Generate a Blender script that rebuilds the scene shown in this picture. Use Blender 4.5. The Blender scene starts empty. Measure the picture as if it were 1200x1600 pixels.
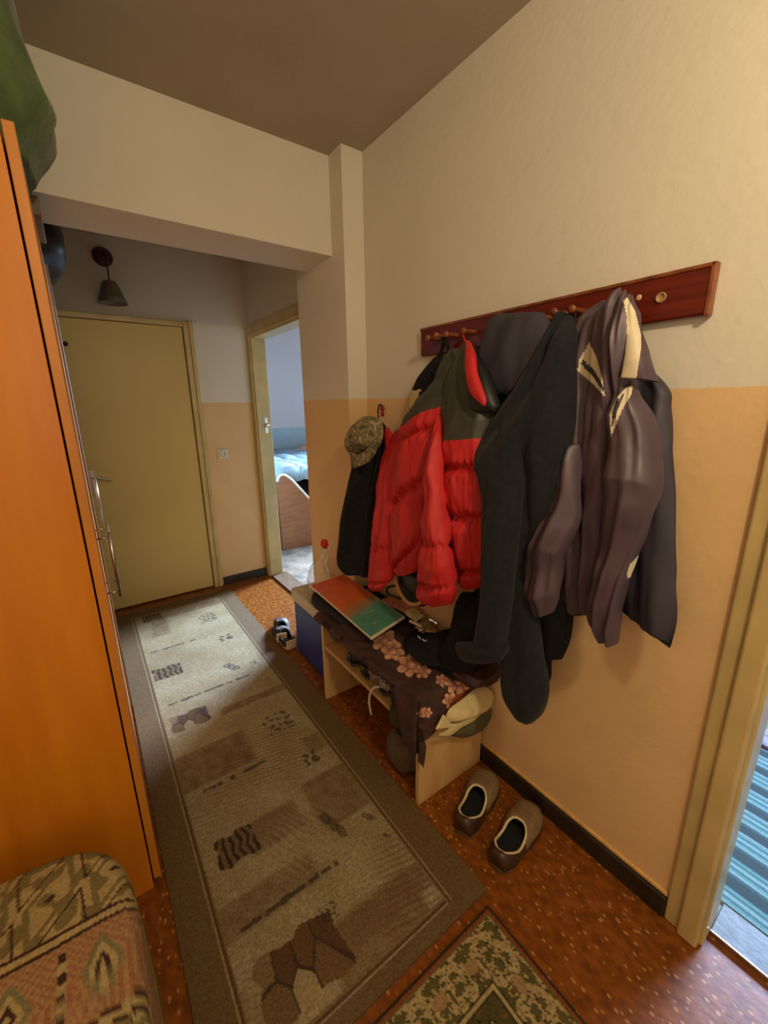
import bpy, math, random
from mathutils import Vector, Matrix, noise
random.seed(7)
PI = math.pi
C = bpy.context.scene.collection
S = bpy.context.scene

# ------------------------------------------------------------------ camera
F, PITCH, ROLL, YAW = 647.317, 0.253983, -0.0120333, 0.622464
EYE = Vector((0, 0, 1.42))
fw = Vector((math.sin(YAW), math.cos(YAW), 0)); rt = Vector((math.cos(YAW), -math.sin(YAW), 0)); up = Vector((0, 0, 1))
f2 = fw*math.cos(PITCH) - up*math.sin(PITCH); u2 = up*math.cos(PITCH) + fw*math.sin(PITCH)
RT = rt*math.cos(ROLL) + u2*math.sin(ROLL); UP = -rt*math.sin(ROLL) + u2*math.cos(ROLL); FW = f2
cam = bpy.data.objects.new('camera', bpy.data.cameras.new('camera')); C.objects.link(cam)
cam.matrix_world = Matrix(((RT.x, UP.x, -FW.x, EYE.x), (RT.y, UP.y, -FW.y, EYE.y), (RT.z, UP.z, -FW.z, EYE.z), (0, 0, 0, 1)))
cam.data.sensor_fit = 'VERTICAL'; cam.data.sensor_height = 24; cam.data.lens = F/1600*24; cam.data.clip_start = .02
S.camera = cam

# ------------------------------------------------------------------ light
w = bpy.data.worlds.new('world'); S.world = w; w.use_nodes = True
w.node_tree.nodes['Background'].inputs[0].default_value = (.55, .6, .7, 1); w.node_tree.nodes['Background'].inputs[1].default_value = .05
def area(name, loc, target, size, sy, power, col):
    l = bpy.data.lights.new(name, 'AREA'); l.shape = 'RECTANGLE'; l.size = size; l.size_y = sy; l.energy = power; l.color = col
    o = bpy.data.objects.new(name, l); C.objects.link(o); o.location = loc
    o.rotation_euler = (Vector(target) - Vector(loc)).to_track_quat('-Z', 'Y').to_euler(); return o
l = bpy.data.lights.new('hall_bulb', 'POINT'); l.energy = 37; l.color = (1, .80, .50); l.shadow_soft_size = .06
lo = bpy.data.objects.new('hall_bulb', l); C.objects.link(lo); lo.location = (.42, -.38, 2.18)
bw = area('bedroom_daylight', (4.4, 4.25, 1.65), (.40, 2.55, 0), 1.0, 1.1, 185, (.53, .71, 1)); bw.data.spread = 1.1
sw = area('side_room_daylight', (3.6, .0, 1.7), (1.0, -.2, 0), 1.2, 1.2, 62, (.45, .62, 1)); sw.data.spread = 1.3
area('fill_behind', (.2, -1.6, 1.5), (.5, 2, 1.0), 1.2, 1.2, 5, (1, .93, .8))  # added soft fill behind the camera to lift the shadows, no known source
S.view_settings.view_transform = 'Standard'; S.view_settings.look = 'None'; S.view_settings.gamma = 1
S.view_settings.use_curve_mapping = False; S.view_settings.exposure = 0.0

# ------------------------------------------------------------------ helpers
def at(px, py, **k):
    """point of the photograph on the plane x=, y= or z="""
    d = RT*((px-600)/F) - UP*((py-800)/F) + FW
    (a, v), = k.items(); i = 'xyz'.index(a)
    return EYE + d*((v-EYE[i])/d[i])
def pix(P):
    d = Vector(P) - EYE; z = d.dot(FW)
    return 600 + F*d.dot(RT)/z, 800 - F*d.dot(UP)/z
def lin(c):
    return tuple(((v/255)/12.92 if v/255 <= .04045 else ((v/255+.055)/1.055)**2.4) for v in c[:3]) + (1,)
def inpoly(p, poly):
    x, y = p; r = False; j = len(poly)-1
    for i in range(len(poly)):
        a, b = poly[i], poly[j]
        if (a[1] > y) != (b[1] > y) and x < (b[0]-a[0])*(y-a[1])/(b[1]-a[1])+a[0]: r = not r
        j = i
    return r
def N3(x, y, z): return noise.noise(Vector((x, y, z)))
def sstep(a, b, x):
    t = min(1, max(0, (x-a)/(b-a))); return t*t*(3-2*t)

MATS = {}
def mat(name, col, rough=.6, var=.12, scale=20, bump=.0, bscale=80, col2=None, metal=0, stretch=None, attr=None, spec=.5, sheen=0, alpha=None, trans=0):
    if name in MATS: return MATS[name]
    m = bpy.data.materials.new(name); MATS[name] = m; m.use_nodes = True
    nt = m.node_tree; b = nt.nodes['Principled BSDF']; L = nt.links
    tc = nt.nodes.new('ShaderNodeTexCoord'); mp = nt.nodes.new('ShaderNodeMapping'); L.new(tc.outputs['Object'], mp.inputs[0])
    if stretch: mp.inputs['Scale'].default_value = stretch
    n = nt.nodes.new('ShaderNodeTexNoise'); n.inputs['Scale'].default_value = scale; n.inputs['Detail'].default_value = 5
    L.new(mp.outputs[0], n.inputs['Vector'])
    c = lin(col); d = lin(col2) if col2 else tuple(v*(1-var*2) for v in c[:3])+(1,)
    if attr:
        at_ = nt.nodes.new('ShaderNodeVertexColor'); at_.layer_name = attr
        hs = nt.nodes.new('ShaderNodeHueSaturation'); mr = nt.nodes.new('ShaderNodeMapRange')
        mr.inputs['From Min'].default_value = .3; mr.inputs['From Max'].default_value = .7
        mr.inputs['To Min'].default_value = 1-var*1.5; mr.inputs['To Max'].default_value = 1+var*1.5
        L.new(n.outputs[0], mr.inputs[0]); L.new(mr.outputs[0], hs.inputs['Value']); L.new(at_.outputs[0], hs.inputs['Color'])
        L.new(hs.outputs[0], b.inputs['Base Color'])
    else:
        r = nt.nodes.new('ShaderNodeValToRGB'); r.color_ramp.elements[0].position = .32; r.color_ramp.elements[1].position = .68
        r.color_ramp.elements[0].color = d; r.color_ramp.elements[1].color = c
        L.new(n.outputs[0], r.inputs[0]); L.new(r.outputs[0], b.inputs['Base Color'])
    b.inputs['Roughness'].default_value = rough; b.inputs['Metallic'].default_value = metal
    b.inputs['Specular IOR Level'].default_value = spec
    if sheen: b.inputs['Sheen Weight'].default_value = sheen
    if alpha is not None: b.inputs['Alpha'].default_value = alpha
    if trans: b.inputs['Transmission Weight'].default_value = trans
    if bump:
        n2 = nt.nodes.new('ShaderNodeTexNoise'); n2.inputs['Scale'].default_value = bscale; n2.inputs['Detail'].default_value = 4
        bp = nt.nodes.new('ShaderNodeBump'); bp.inputs['Strength'].default_value = bump; bp.inputs['Distance'].default_value = .004
        L.new(mp.outputs[0], n2.inputs['Vector']); L.new(n2.outputs[0], bp.inputs['Height']); L.new(bp.outputs[0], b.inputs['Normal'])
    return m

ORG = {}
def thing(name, label, cat, loc=(0, 0, 0), group=None):
    o = bpy.data.objects.new(name, None); C.objects.link(o); o.empty_display_size = .05
    o.location = loc; ORG[o] = Vector(loc); o['label'] = label; o['category'] = cat
    if group: o['group'] = group
    return o
def tag(o, label, cat, group=None, kind=None):
    o['label'] = label; o['category'] = cat
    if group: o['group'] = group
    if kind: o['kind'] = kind
    return o
def obj(name, geo, m, parent=None, smooth=False, bevel=0, seg=2, slots=None, cols=None, label=None, sub=0):
    V, Fc = geo[0], geo[1]; V = [Vector(v) for v in V]
    if parent is not None: org = ORG[parent]
    else:
        lo_ = [min(v[i] for v in V) for i in range(3)]; hi = [max(v[i] for v in V) for i in range(3)]
        org = Vector(((lo_[0]+hi[0])/2, (lo_[1]+hi[1])/2, lo_[2]))
    me = bpy.data.meshes.new(name); me.from_pydata([v-org for v in V], [], Fc)
    for k in (m if isinstance(m, (list, tuple)) else [m]): me.materials.append(k)
    if slots: me.polygons.foreach_set('material_index', slots)
    if cols:
        ca = me.color_attributes.new('pat', 'FLOAT_COLOR', 'POINT')
        ca.data.foreach_set('color', [x for c in cols for x in c])
    me.update()
    if smooth: me.polygons.foreach_set('use_smooth', [True]*len(me.polygons))
    o = bpy.data.objects.new(name, me); C.objects.link(o)
    if parent is not None: o.parent = parent
    else: o.location = org
    ORG[o] = org
    if bevel:
        b = o.modifiers.new('bevel', 'BEVEL'); b.width = bevel; b.segments = seg; b.limit_method = 'ANGLE'; b.angle_limit = .6
    if sub:
        s_ = o.modifiers.new('sub', 'SUBSURF'); s_.levels = sub; s_.render_levels = sub
    if label: o['label'] = label
    return o
def struct(name, geo, m, **k):
    o = obj(name, geo, m, **k); o['kind'] = 'structure'; return o
def box(*bs):
    V, Fc = [], []
    for (x0, y0, z0, x1, y1, z1) in bs:
        b = len(V)
        V += [(x0, y0, z0), (x1, y0, z0), (x1, y1, z0), (x0, y1, z0), (x0, y0, z1), (x1, y0, z1), (x1, y1, z1), (x0, y1, z1)]
        Fc += [(b, b+3, b+2, b+1), (b+4, b+5, b+6, b+7), (b, b+1, b+5, b+4), (b+1, b+2, b+6, b+5), (b+2, b+3, b+7, b+6), (b+3, b, b+4, b+7)]
    return V, Fc
def join(*gs):
    V, Fc = [], []
    for g in gs:
        b = len(V); V += list(g[0]); Fc += [tuple(i+b for i in f) for f in g[1]]
    return V, Fc
def grid(P):
    """P[i][j] points -> open sheet"""
    n, m = len(P), len(P[0]); V = [p for r in P for p in r]
    return V, [(i*m+j, i*m+j+1, (i+1)*m+j+1, (i+1)*m+j) for i in range(n-1) for j in range(m-1)]
def rings(R, caps=True):
    n, m = len(R), len(R[0]); V = [p for r in R for p in r]; Fc = []
    for i in range(n-1):
        for j in range(m):
            k = (j+1) % m; Fc.append((i*m+j, i*m+k, (i+1)*m+k, (i+1)*m+j))
    if caps: Fc.append(tuple(reversed(range(m)))); Fc.append(tuple((n-1)*m+j for j in range(m)))
    return V, Fc
def crom(pts, n, closed=False):
    """Catmull-Rom through tuples"""
    out = []; k = len(pts)
    for s in range(n):
        t = s/(n-1)*(k-1); i = min(int(t), k-2); u = t-i
        p0, p1, p2, p3 = pts[max(i-1, 0)], pts[i], pts[i+1], pts[min(i+2, k-1)]
        out.append(tuple(.5*((2*b)+(-a+c)*u+(2*a-5*b+4*c-d)*u*u+(-a+3*b-3*c+d)*u**3) for a, b, c, d in zip(p0, p1, p2, p3)))
    return out
def tube(pts, r, n=8, m=None):
    P = [Vector(p) for p in (crom([tuple(q) for q in pts], m) if m else pts)]
    R = []; rr = r if callable(r) else (lambda t: r)
    ref = Vector((0, 0, 1))
    if abs((P[-1]-P[0]).normalized().z) > .9: ref = Vector((1, 0, 0))
    for i, p in enumerate(P):
        T = (P[min(i+1, len(P)-1)]-P[max(i-1, 0)]).normalized()
        a = T.cross(ref)
        if a.length < 1e-4: a = T.cross(Vector((0, 1, 0)))
        a.normalize(); b = T.cross(a); q = rr(i/(len(P)-1))
        R.append([p + a*q*math.cos(2*PI*k/n) + b*q*math.sin(2*PI*k/n) for k in range(n)])
    return rings(R)
def lathe(prof, c, n=24, axis='z'):
    R = []
    for r, h in prof:
        ring = []
        for k in range(n):
            a = 2*PI*k/n; u, v = r*math.cos(a), r*math.sin(a)
            ring.append({'z': (c[0]+u, c[1]+v, c[2]+h), 'x': (c[0]+h, c[1]+u, c[2]+v), 'y': (c[0]+u, c[1]+h, c[2]+v)}[axis])
        R.append(ring)
    return rings(R)

def cloth(name, rows, mats, parent=None, M=90, N=72, folds=(), seams=(), seamd=.6, seamw=.018, wr=.004, wf=(14, 14, 5), matfn=None, back=.4, sq=.75, taper=(.05, .03), seed=0., smooth=True, seamwr=.0):
    """hanging cloth volume. rows: (pxL, pyL, pxR, pyR, xL, xR, thickness), top to bottom"""
    D = []
    for (a, b, c, d, xl, xr, t) in rows:
        l_, r_ = at(a, b, x=xl), at(c, d, x=xr)
        D.append((*l_, *r_, t))
    Q = crom(D, M); R = []
    cen = [(Vector(q[:3])+Vector(q[3:6]))/2 for q in Q]
    UVs = []
    for i, q in enumerate(Q):
        v = i/(M-1); L_, R_ = Vector(q[:3]), Vector(q[3:6]); t = max(q[6], .002)
        H = (R_-L_)/2; T = (cen[min(i+1, M-1)]-cen[max(i-1, 0)]).normalized()
        nrm = H.cross(T); nrm.normalize()
        if nrm.x > 0: nrm = -nrm
        tp = min(1, math.sqrt(max(v, 0)/taper[0])+.15) * min(1, math.sqrt(max(1-v, 0)/taper[1])+.25)
        ring = []
        for j in range(N):
            a = 2*PI*j/N; cu, sv = math.cos(a), math.sin(a)
            u = math.copysign(abs(cu)**.9, cu)
            if sv >= 0: off = t*abs(sv)**sq
            else: off = -t*back*abs(sv)**sq
            off -= t*.3
            edge = abs(sv)**.5
            fo = 0
            for (fq, am, ph, dr) in folds:
                fo += am*3.4*N3(u*fq*.46+seed*3.1+dr*v*.25, v*(1.1+fq*.12)+seed, ph*3+seed*1.7)*edge
            k = 1.
            for (v0, sl, *cv) in seams:
                s = v - v0 - sl*u - (cv[0]*(1-u*u) if cv else 0) - .004*math.sin(u*23+v0*40)
                k -= seamd*math.exp(-(s/seamw)**2)
                if seamwr: fo += seamwr*math.exp(-abs(s)/.05)*N3(u*13+seed, s*9, v0*7)*edge
            p = cen[i] + H*u + nrm*(off*max(k, .1)*tp + (fo*(1 if sv >= 0 else .3)))
            w_ = wr*(.9*(.45-2.2*abs(N3(p.y*wf[0]*.55+p.z*3.2+seed, p.x*wf[1]*.5, p.z*wf[2]*.62))) + .35*N3(p.y*wf[0]*2.3, p.x*wf[1]+seed, p.z*wf[2]*2.1))
            p = p + nrm*w_*2
            if p.x > 1.136: p.x = 1.136
            ring.append(p)
        R.append(ring)
    g = rings(R); sl_ = None
    if matfn:
        sl_ = []
        for f in g[1]:
            cc = sum((Vector(g[0][i]) for i in f), Vector())/len(f)
            sl_.append(matfn(pix(cc), cc))
    return obj(name, g, mats, parent, smooth=smooth, slots=sl_)

def blob(c, r, seed=0, n=24, m=16, amp=.15, fq=3, flat=None, e=1.0):
    R = []
    for i in range(m+1):
        th = PI*i/m; ring = []
        for j in range(n):
            a = 2*PI*j/n
            d = Vector((math.copysign(abs(math.cos(a))**e, math.cos(a))*math.sin(th)**e, math.copysign(abs(math.sin(a))**e, math.sin(a))*math.sin(th)**e, math.copysign(abs(math.cos(th))**e, math.cos(th))))
            k = 1 + amp*N3(d.x*fq+seed, d.y*fq, d.z*fq) + amp*.5*N3(d.x*fq*2.5, d.y*fq*2.5+seed, d.z*fq*2.5)
            p = Vector((c[0]+d.x*r[0]*k, c[1]+d.y*r[1]*k, c[2]+d.z*r[2]*k))
            if flat is not None: p.z = max(p.z, flat)
            ring.append(p)
        R.append(ring)
    return rings(R, False)

# ------------------------------------------------------------------ materials
def wall_mat(name, top, low, z=1.447):
    m = bpy.data.materials.new(name); m.use_nodes = True; nt = m.node_tree; L = nt.links; b = nt.nodes['Principled BSDF']
    g = nt.nodes.new('ShaderNodeNewGeometry'); s = nt.nodes.new('ShaderNodeSeparateXYZ'); L.new(g.outputs['Position'], s.inputs[0])
    n = nt.nodes.new('ShaderNodeTexNoise'); n.inputs['Scale'].default_value = 14; L.new(g.outputs['Position'], n.inputs['Vector'])
    a = nt.nodes.new('ShaderNodeMath'); a.operation = 'MULTIPLY_ADD'; a.inputs[1].default_value = .012; L.new(n.outputs[0], a.inputs[0]); L.new(s.outputs[2], a.inputs[2])
    gt = nt.nodes.new('ShaderNodeMath'); gt.operation = 'GREATER_THAN'; gt.inputs[1].default_value = z+.006; L.new(a.outputs[0], gt.inputs[0])
    def mott(c, sc, amt):
        nn = nt.nodes.new('ShaderNodeTexNoise'); nn.inputs['Scale'].default_value = sc; nn.inputs['Detail'].default_value = 6; L.new(g.outputs['Position'], nn.inputs['Vector'])
        r = nt.nodes.new('ShaderNodeValToRGB'); r.color_ramp.elements[0].position = .3; r.color_ramp.elements[1].position = .7
        c_ = lin(c); r.color_ramp.elements[0].color = tuple(v*amt for v in c_[:3])+(1,); r.color_ramp.elements[1].color = c_; L.new(nn.outputs[0], r.inputs[0]); return r
    t, o = mott(top, 2.2, .93), mott(low, 3, .88)
    mx = nt.nodes.new('ShaderNodeMixRGB'); L.new(gt.outputs[0], mx.inputs[0]); L.new(o.outputs[0], mx.inputs[1]); L.new(t.outputs[0], mx.inputs[2])
    # small scuffs and stains with a shape of their own
    sc = nt.nodes.new('ShaderNodeTexNoise'); sc.inputs['Scale'].default_value = 5.5; sc.inputs['Detail'].default_value = 9; sc.inputs['Roughness'].default_value = .75; L.new(g.outputs['Position'], sc.inputs['Vector'])
    sr = nt.nodes.new('ShaderNodeValToRGB'); sr.color_ramp.elements[0].position = .66; sr.color_ramp.elements[1].position = .74; sr.color_ramp.elements[0].color = (0, 0, 0, 1); sr.color_ramp.elements[1].color = (.12, .12, .12, 1); L.new(sc.outputs[0], sr.inputs[0])
    m2 = nt.nodes.new('ShaderNodeMixRGB'); L.new(sr.outputs[0], m2.inputs[0]); L.new(mx.outputs[0], m2.inputs[1]); m2.inputs[2].default_value = lin((150, 105, 60))
    L.new(m2.outputs[0], b.inputs['Base Color']); b.inputs['Roughness'].default_value = .62; b.inputs['Specular IOR Level'].default_value = .25
    n3 = nt.nodes.new('ShaderNodeTexNoise'); n3.inputs['Scale'].default_value = 38; n3.inputs['Detail'].default_value = 5; L.new(g.outputs['Position'], n3.inputs['Vector'])
    bp = nt.nodes.new('ShaderNodeBump'); bp.inputs['Strength'].default_value = .25; bp.inputs['Distance'].default_value = .006; L.new(n3.outputs[0], bp.inputs['Height']); L.new(bp.outputs[0], b.inputs['Normal'])
    return m
M_wall = wall_mat('painted_wall', (220, 214, 200), (226, 190, 140))
M_blue = wall_mat('bedroom_wall', (246, 232, 226), (196, 216, 222), 1.12)
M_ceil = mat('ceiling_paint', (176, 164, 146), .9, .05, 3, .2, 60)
M_trim = mat('cream_gloss_paint', (206, 184, 124), .35, .12, 6, .1, 40)
M_door = mat('door_paint', (208, 184, 112), .45, .04, 2)
M_base = mat('dark_skirting', (52, 42, 36), .45, .3, 18)
M_orange = mat('orange_laminate', (214, 134, 30), .34, .1, 3.5, stretch=(5, 5, .6), col2=(198, 116, 18))
M_orange_d = mat('orange_laminate_edge', (205, 130, 44), .4, .1, 5, stretch=(5, 5, .6))
M_chrome = mat('brushed_chrome', (205, 200, 190), .25, .05, 40, metal=1)
M_black = mat('black_plastic', (14, 13, 13), .5, .1)
M_beech = mat('beech_laminate', (212, 176, 120), .42, .1, 6, stretch=(4, 4, 1), col2=(196, 156, 98))
M_rack = mat('varnished_red_wood', (112, 34, 20), .28, .25, 5, stretch=(4, 1, 12))
M_rackedge = mat('worn_red_wood', (150, 84, 50), .35, .3, 25)
M_navycloth = mat('black_coat_wool', (34, 37, 42), .92, .2, 60, .3, 350, sheen=.1, spec=.2)
M_black2 = mat('black_cotton', (33, 34, 38), .9, .2, 50, .25, 300, spec=.2)
M_red = mat('red_nylon', (204, 36, 40), .6, .08, 12, .15, 60)
M_green = mat('dark_green_nylon', (62, 64, 52), .5, .1, 12, .15, 60)
M_purple = mat('grey_purple_nylon', (84, 68, 80), .46, .1, 8, .2, 40)
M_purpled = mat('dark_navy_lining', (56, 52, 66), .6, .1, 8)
M_cream = mat('cream_piping', (224, 212, 182), .6, .08, 30)
M_grey = mat('charcoal_fleece', (56, 52, 64), .85, .1, 25, .2, 200)

# ------------------------------------------------------------------ structure
ZC = 2.445; XR = 1.14; YB = 3.34
def floor_mat():
    m = bpy.data.materials.new('speckled_linoleum'); m.use_nodes = True; nt = m.node_tree; L = nt.links; b = nt.nodes['Principled BSDF']
    g = nt.nodes.new('ShaderNodeNewGeometry'); mp = nt.nodes.new('ShaderNodeMapping'); mp.inputs['Scale'].default_value = (1, .62, 1); mp.inputs['Rotation'].default_value = (0, 0, .5); L.new(g.outputs['Position'], mp.inputs[0])
    v = nt.nodes.new('ShaderNodeTexVoronoi'); v.inputs['Scale'].default_value = 72; L.new(mp.outputs[0], v.inputs['Vector'])
    r = nt.nodes.new('ShaderNodeValToRGB'); e = r.color_ramp.elements; e[0].position = .17; e[0].color = (1, 1, 1, 1); e[1].position = .30; e[1].color = (0, 0, 0, 1); L.new(v.outputs['Distance'], r.inputs[0])
    sp = nt.nodes.new('ShaderNodeSeparateColor'); L.new(v.outputs['Color'], sp.inputs[0])
    th = nt.nodes.new('ShaderNodeMath'); th.operation = 'GREATER_THAN'; th.inputs[1].default_value = .3; L.new(sp.outputs[0], th.inputs[0])
    mu = nt.nodes.new('ShaderNodeMath'); mu.operation = 'MULTIPLY'; L.new(r.outputs[0], mu.inputs[0]); L.new(th.outputs[0], mu.inputs[1])
    mu2 = nt.nodes.new('ShaderNodeMath'); mu2.operation = 'MULTIPLY'; mu2.inputs[1].default_value = .71; L.new(mu.outputs[0], mu2.inputs[0])
    n = nt.nodes.new('ShaderNodeTexNoise'); n.inputs['Scale'].default_value = 45; n.inputs['Detail'].default_value = 6; L.new(mp.outputs[0], n.inputs['Vector'])
    br = nt.nodes.new('ShaderNodeValToRGB'); br.color_ramp.elements[0].position = .35; br.color_ramp.elements[0].color = lin((104, 56, 15)); br.color_ramp.elements[1].position = .65; br.color_ramp.elements[1].color = lin((140, 78, 23)); L.new(n.outputs[0], br.inputs[0])
    mx = nt.nodes.new('ShaderNodeMixRGB'); L.new(mu2.outputs[0], mx.inputs[0]); L.new(br.outputs[0], mx.inputs[1]); mx.inputs[2].default_value = lin((192, 144, 88))
    L.new(mx.outputs[0], b.inputs['Base Color']); b.inputs['Roughness'].default_value = .36; b.inputs['Specular IOR Level'].default_value = .35
    bp = nt.nodes.new('ShaderNodeBump'); bp.inputs['Strength'].default_value = .3; bp.inputs['Distance'].default_value = .002; L.new(n.outputs[0], bp.inputs['Height']); L.new(bp.outputs[0], b.inputs['Normal'])
    return m
M_floor = floor_mat()
struct('floor', box((-.72, -1.7, -.05, 1.24, 3.44, 0)), M_floor)
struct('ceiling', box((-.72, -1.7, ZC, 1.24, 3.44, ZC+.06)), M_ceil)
# right wall with two door openings (thick 0.13)
DA0, DA1, DAH = 2.38, 3.275, 1.925     # bedroom door
DB0, DB1, DBH = -.66, .165, 2.0         # side room door
struct('wall_right', box((XR, -1.7, 0, XR+.10, DB0, ZC), (XR, DB0, DBH, XR+.10, DB1, ZC), (XR, DB1, 0, XR+.10, DA0, ZC), (XR, DA0, DAH, XR+.10, DA1, ZC), (XR, DA1, 0, XR+.10, YB, ZC)), M_wall)
struct('wall_back', box((-.72, YB, 0, -.075, YB+.1, ZC), (-.075, YB, 1.96, .69, YB+.1, ZC), (.69, YB, 0, 1.27, YB+.1, ZC), (-.075, YB+.085, 0, .69, YB+.1, 1.96)), M_wall)
struct('wall_left', box((-.72, -1.7, 0, -.62, YB, ZC)), M_wall)
struct('wall_front', box((-.72, -1.8, 0, 1.27, -1.7, ZC)), M_wall)
struct('wall_pier', box((1.037, 1.715, 0, XR, 2.2, ZC)), M_wall)
struct('wall_beam', box((-.62, 1.82, 2.065, 1.037, 2.09, ZC)), M_wall)
# skirting
struct('baseboard_right', join(box((1.122, .236, 0, XR, 1.715, .07))), M_base, bevel=.004)
struct('trim_1', box((1.131, .236, .0705, XR, 1.7, .084)), mat('ochre_filler_bead', (232, 186, 110), .6, .15, 30), bevel=.003)
struct('baseboard_back', box((.765, 3.322, 0, XR, YB, .065)), M_base, bevel=.004)
struct('baseboard_pier', box((1.02, 1.70, 0, 1.037, 2.2, .07), (1.02, 1.70, 0, 1.12, 1.715, .07)), M_base, bevel=.004)

# back door (door_1)
d1 = thing('door_1', 'plain cream painted door closed at the end of the hall', 'door', (.3, YB, 0)); d1['kind'] = 'structure'
obj('door_leaf', box((-.07, YB-.005, .012, .685, YB+.035, 1.955)), M_door, d1, bevel=.004)
obj('door_frame', join(box((-.145, YB-.022, 0, -.07, YB-.002, 1.99), (.69, YB-.022, 0, .725, YB-.002, 1.99), (.725, YB-.03, 0, .75, YB-.002, 2.0), (-.0695, YB-.022, 1.957, .6895, YB-.002, 1.99))), M_trim, d1, bevel=.004)
lv = obj('door_handle', join(box((.0, YB-.012, .86, .036, YB-.005, 1.02)), tube([(.02, YB-.01, .978), (.02, YB-.055, .978), (.035, YB-.062, .978), (.08, YB-.062, .968), (.125, YB-.06, .955)], .009, 8, 14)), M_chrome, d1, smooth=False)
obj('latch_knob', lathe([(.004, 0), (.012, -.004), (.014, -.018), (.006, -.024)], (.012, YB-.005, 1.80), 12, 'y'), M_black, d1)

# bedroom door frame (door_2) and side room door frame (door_3)
d2 = thing('door_2', 'cream painted frame of the open doorway into the bright bedroom', 'door', (XR, 2.86, 0)); d2['kind'] = 'structure'
obj('frame_trim', box((XR-.016, DA1-.004, 0, XR, YB-.012, 1.99), (XR-.016, DA0-.06, 0, XR, DA0+.004, 1.99), (XR-.016, DA0+.0045, DAH-.004, XR, DA1-.0045, 1.99)), M_trim, d2, bevel=.005)
obj('door_jamb', box((XR-.005, DA1-.02, 0, XR+.105, DA1, DAH), (XR-.005, DA0, 0, XR+.105, DA0+.02, DAH), (XR-.005, DA0+.0205, DAH-.02, XR+.105, DA1-.0205, DAH)), M_trim, d2, bevel=.004)
obj('latch_plate', join(box((1.19, DA1-.025, 1.21, 1.213, DA1-.019, 1.33)), lathe([(.004, 0), (.016, -.004), (.018, -.02), (.008, -.026)], (1.202, DA1-.02, 1.27), 14, 'y')), M_chrome, d2)
obj('threshold', box((XR, DA0, 0, XR+.14, DA1, .012)), mat('worn_threshold', (120, 95, 70), .5, .2, 20), d2, bevel=.003)
d3 = thing('door_3', 'chipped cream painted frame of the doorway at the right edge', 'door', (XR, .2, 0)); d3['kind'] = 'structure'
obj('frame_trim', box((XR-.014, DB1+.03, 0, XR, .235, 2.06), (XR-.026, DB1-.012, 0, XR, DB1+.035, 2.06), (XR-.026, DB0-.07, 0, XR, DB0, 2.06), (XR-.026, DB0+.0005, DBH, XR, DB1-.0125, 2.06)), M_trim, d3, bevel=.008, seg=3)
obj('door_jamb', box((XR-.004, DB1-.02, 0, XR+.105, DB1, DBH), (XR-.004, DB0, 0, XR+.105, DB0+.02, DBH), (XR-.004, DB0, DBH-.02, XR+.105, DB1, DBH)), M_trim, d3, bevel=.004)
M_stone = mat('worn_terrazzo', (98, 102, 92), .5, .3, 22, .3, 60)
obj('threshold', box((XR+.05, DB0+.02, 0, XR+.155, DB1-.02, .014)), M_stone, d3, bevel=.003)
obj('threshold_strip', box((XR+.043, DB0+.02, 0, XR+.05, DB1-.02, .018)), M_chrome, d3, bevel=.002, label='bright metal edging strip')

# bedroom beyond
struct('wall_bedroom', box((1.24, 5.6, 0, 4.6, 5.7, ZC), (1.17, 3.44, 0, 1.27, 5.7, ZC), (4.6, 1.4, 0, 4.7, 5.7, ZC), (1.24, 1.4, 0, 4.6, 1.5, ZC)), M_blue)
struct('floor_bedroom', box((1.24, 1.4, -.05, 4.7, 5.7, 0)), mat('bedroom_grey_carpet', (150, 136, 118), .9, .3, 9, .4, 60))
struct('ceiling_bedroom', box((1.24, 1.4, ZC, 4.7, 5.7, ZC+.05)), M_ceil)
# side room
struct('wall_side_room', box((1.24, 1.3, 0, 4.0, 1.4, ZC), (1.24, -1.7, 0, 4.0, -1.6, ZC), (3.9, -1.6, 0, 4.0, 1.3, ZC)), M_blue)
struct('floor_side_room', box((1.24, -1.7, -.05, 4.0, 1.4, 0)), mat('side_room_floor', (120, 120, 118), .6, .3, 14))
struct('ceiling_side_room', box((1.24, -1.7, ZC, 4.0, 1.4, ZC+.05)), M_ceil)

# ------------------------------------------------------------------ patterned rugs
def attrgrid(name, x0, y0, x1, y1, step, colf, m, th=.008, z0=0., parent=None, wob=.0):
    nx, ny = int((x1-x0)/step)+1, int((y1-y0)/step)+1
    P, cols = [], []
    for i in range(nx+2):
        r = []
        for j in range(ny+2):
            ed = i in (0, nx+1) or j in (0, ny+1)
            x = x0+(x1-x0)*min(max(i-1, 0), nx-1)/(nx-1); y = y0+(y1-y0)*min(max(j-1, 0), ny-1)/(ny-1)
            z = z0 if ed else z0+th+wob*N3(x*3, y*3, 1)
            r.append((x, y, z)); cols.append(colf(x, y))
        P.append(r)
    g = grid(P); g = (g[0], [tuple(reversed(f)) for f in g[1]])
    return obj(name, g, m, parent, cols=cols, smooth=False)

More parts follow.
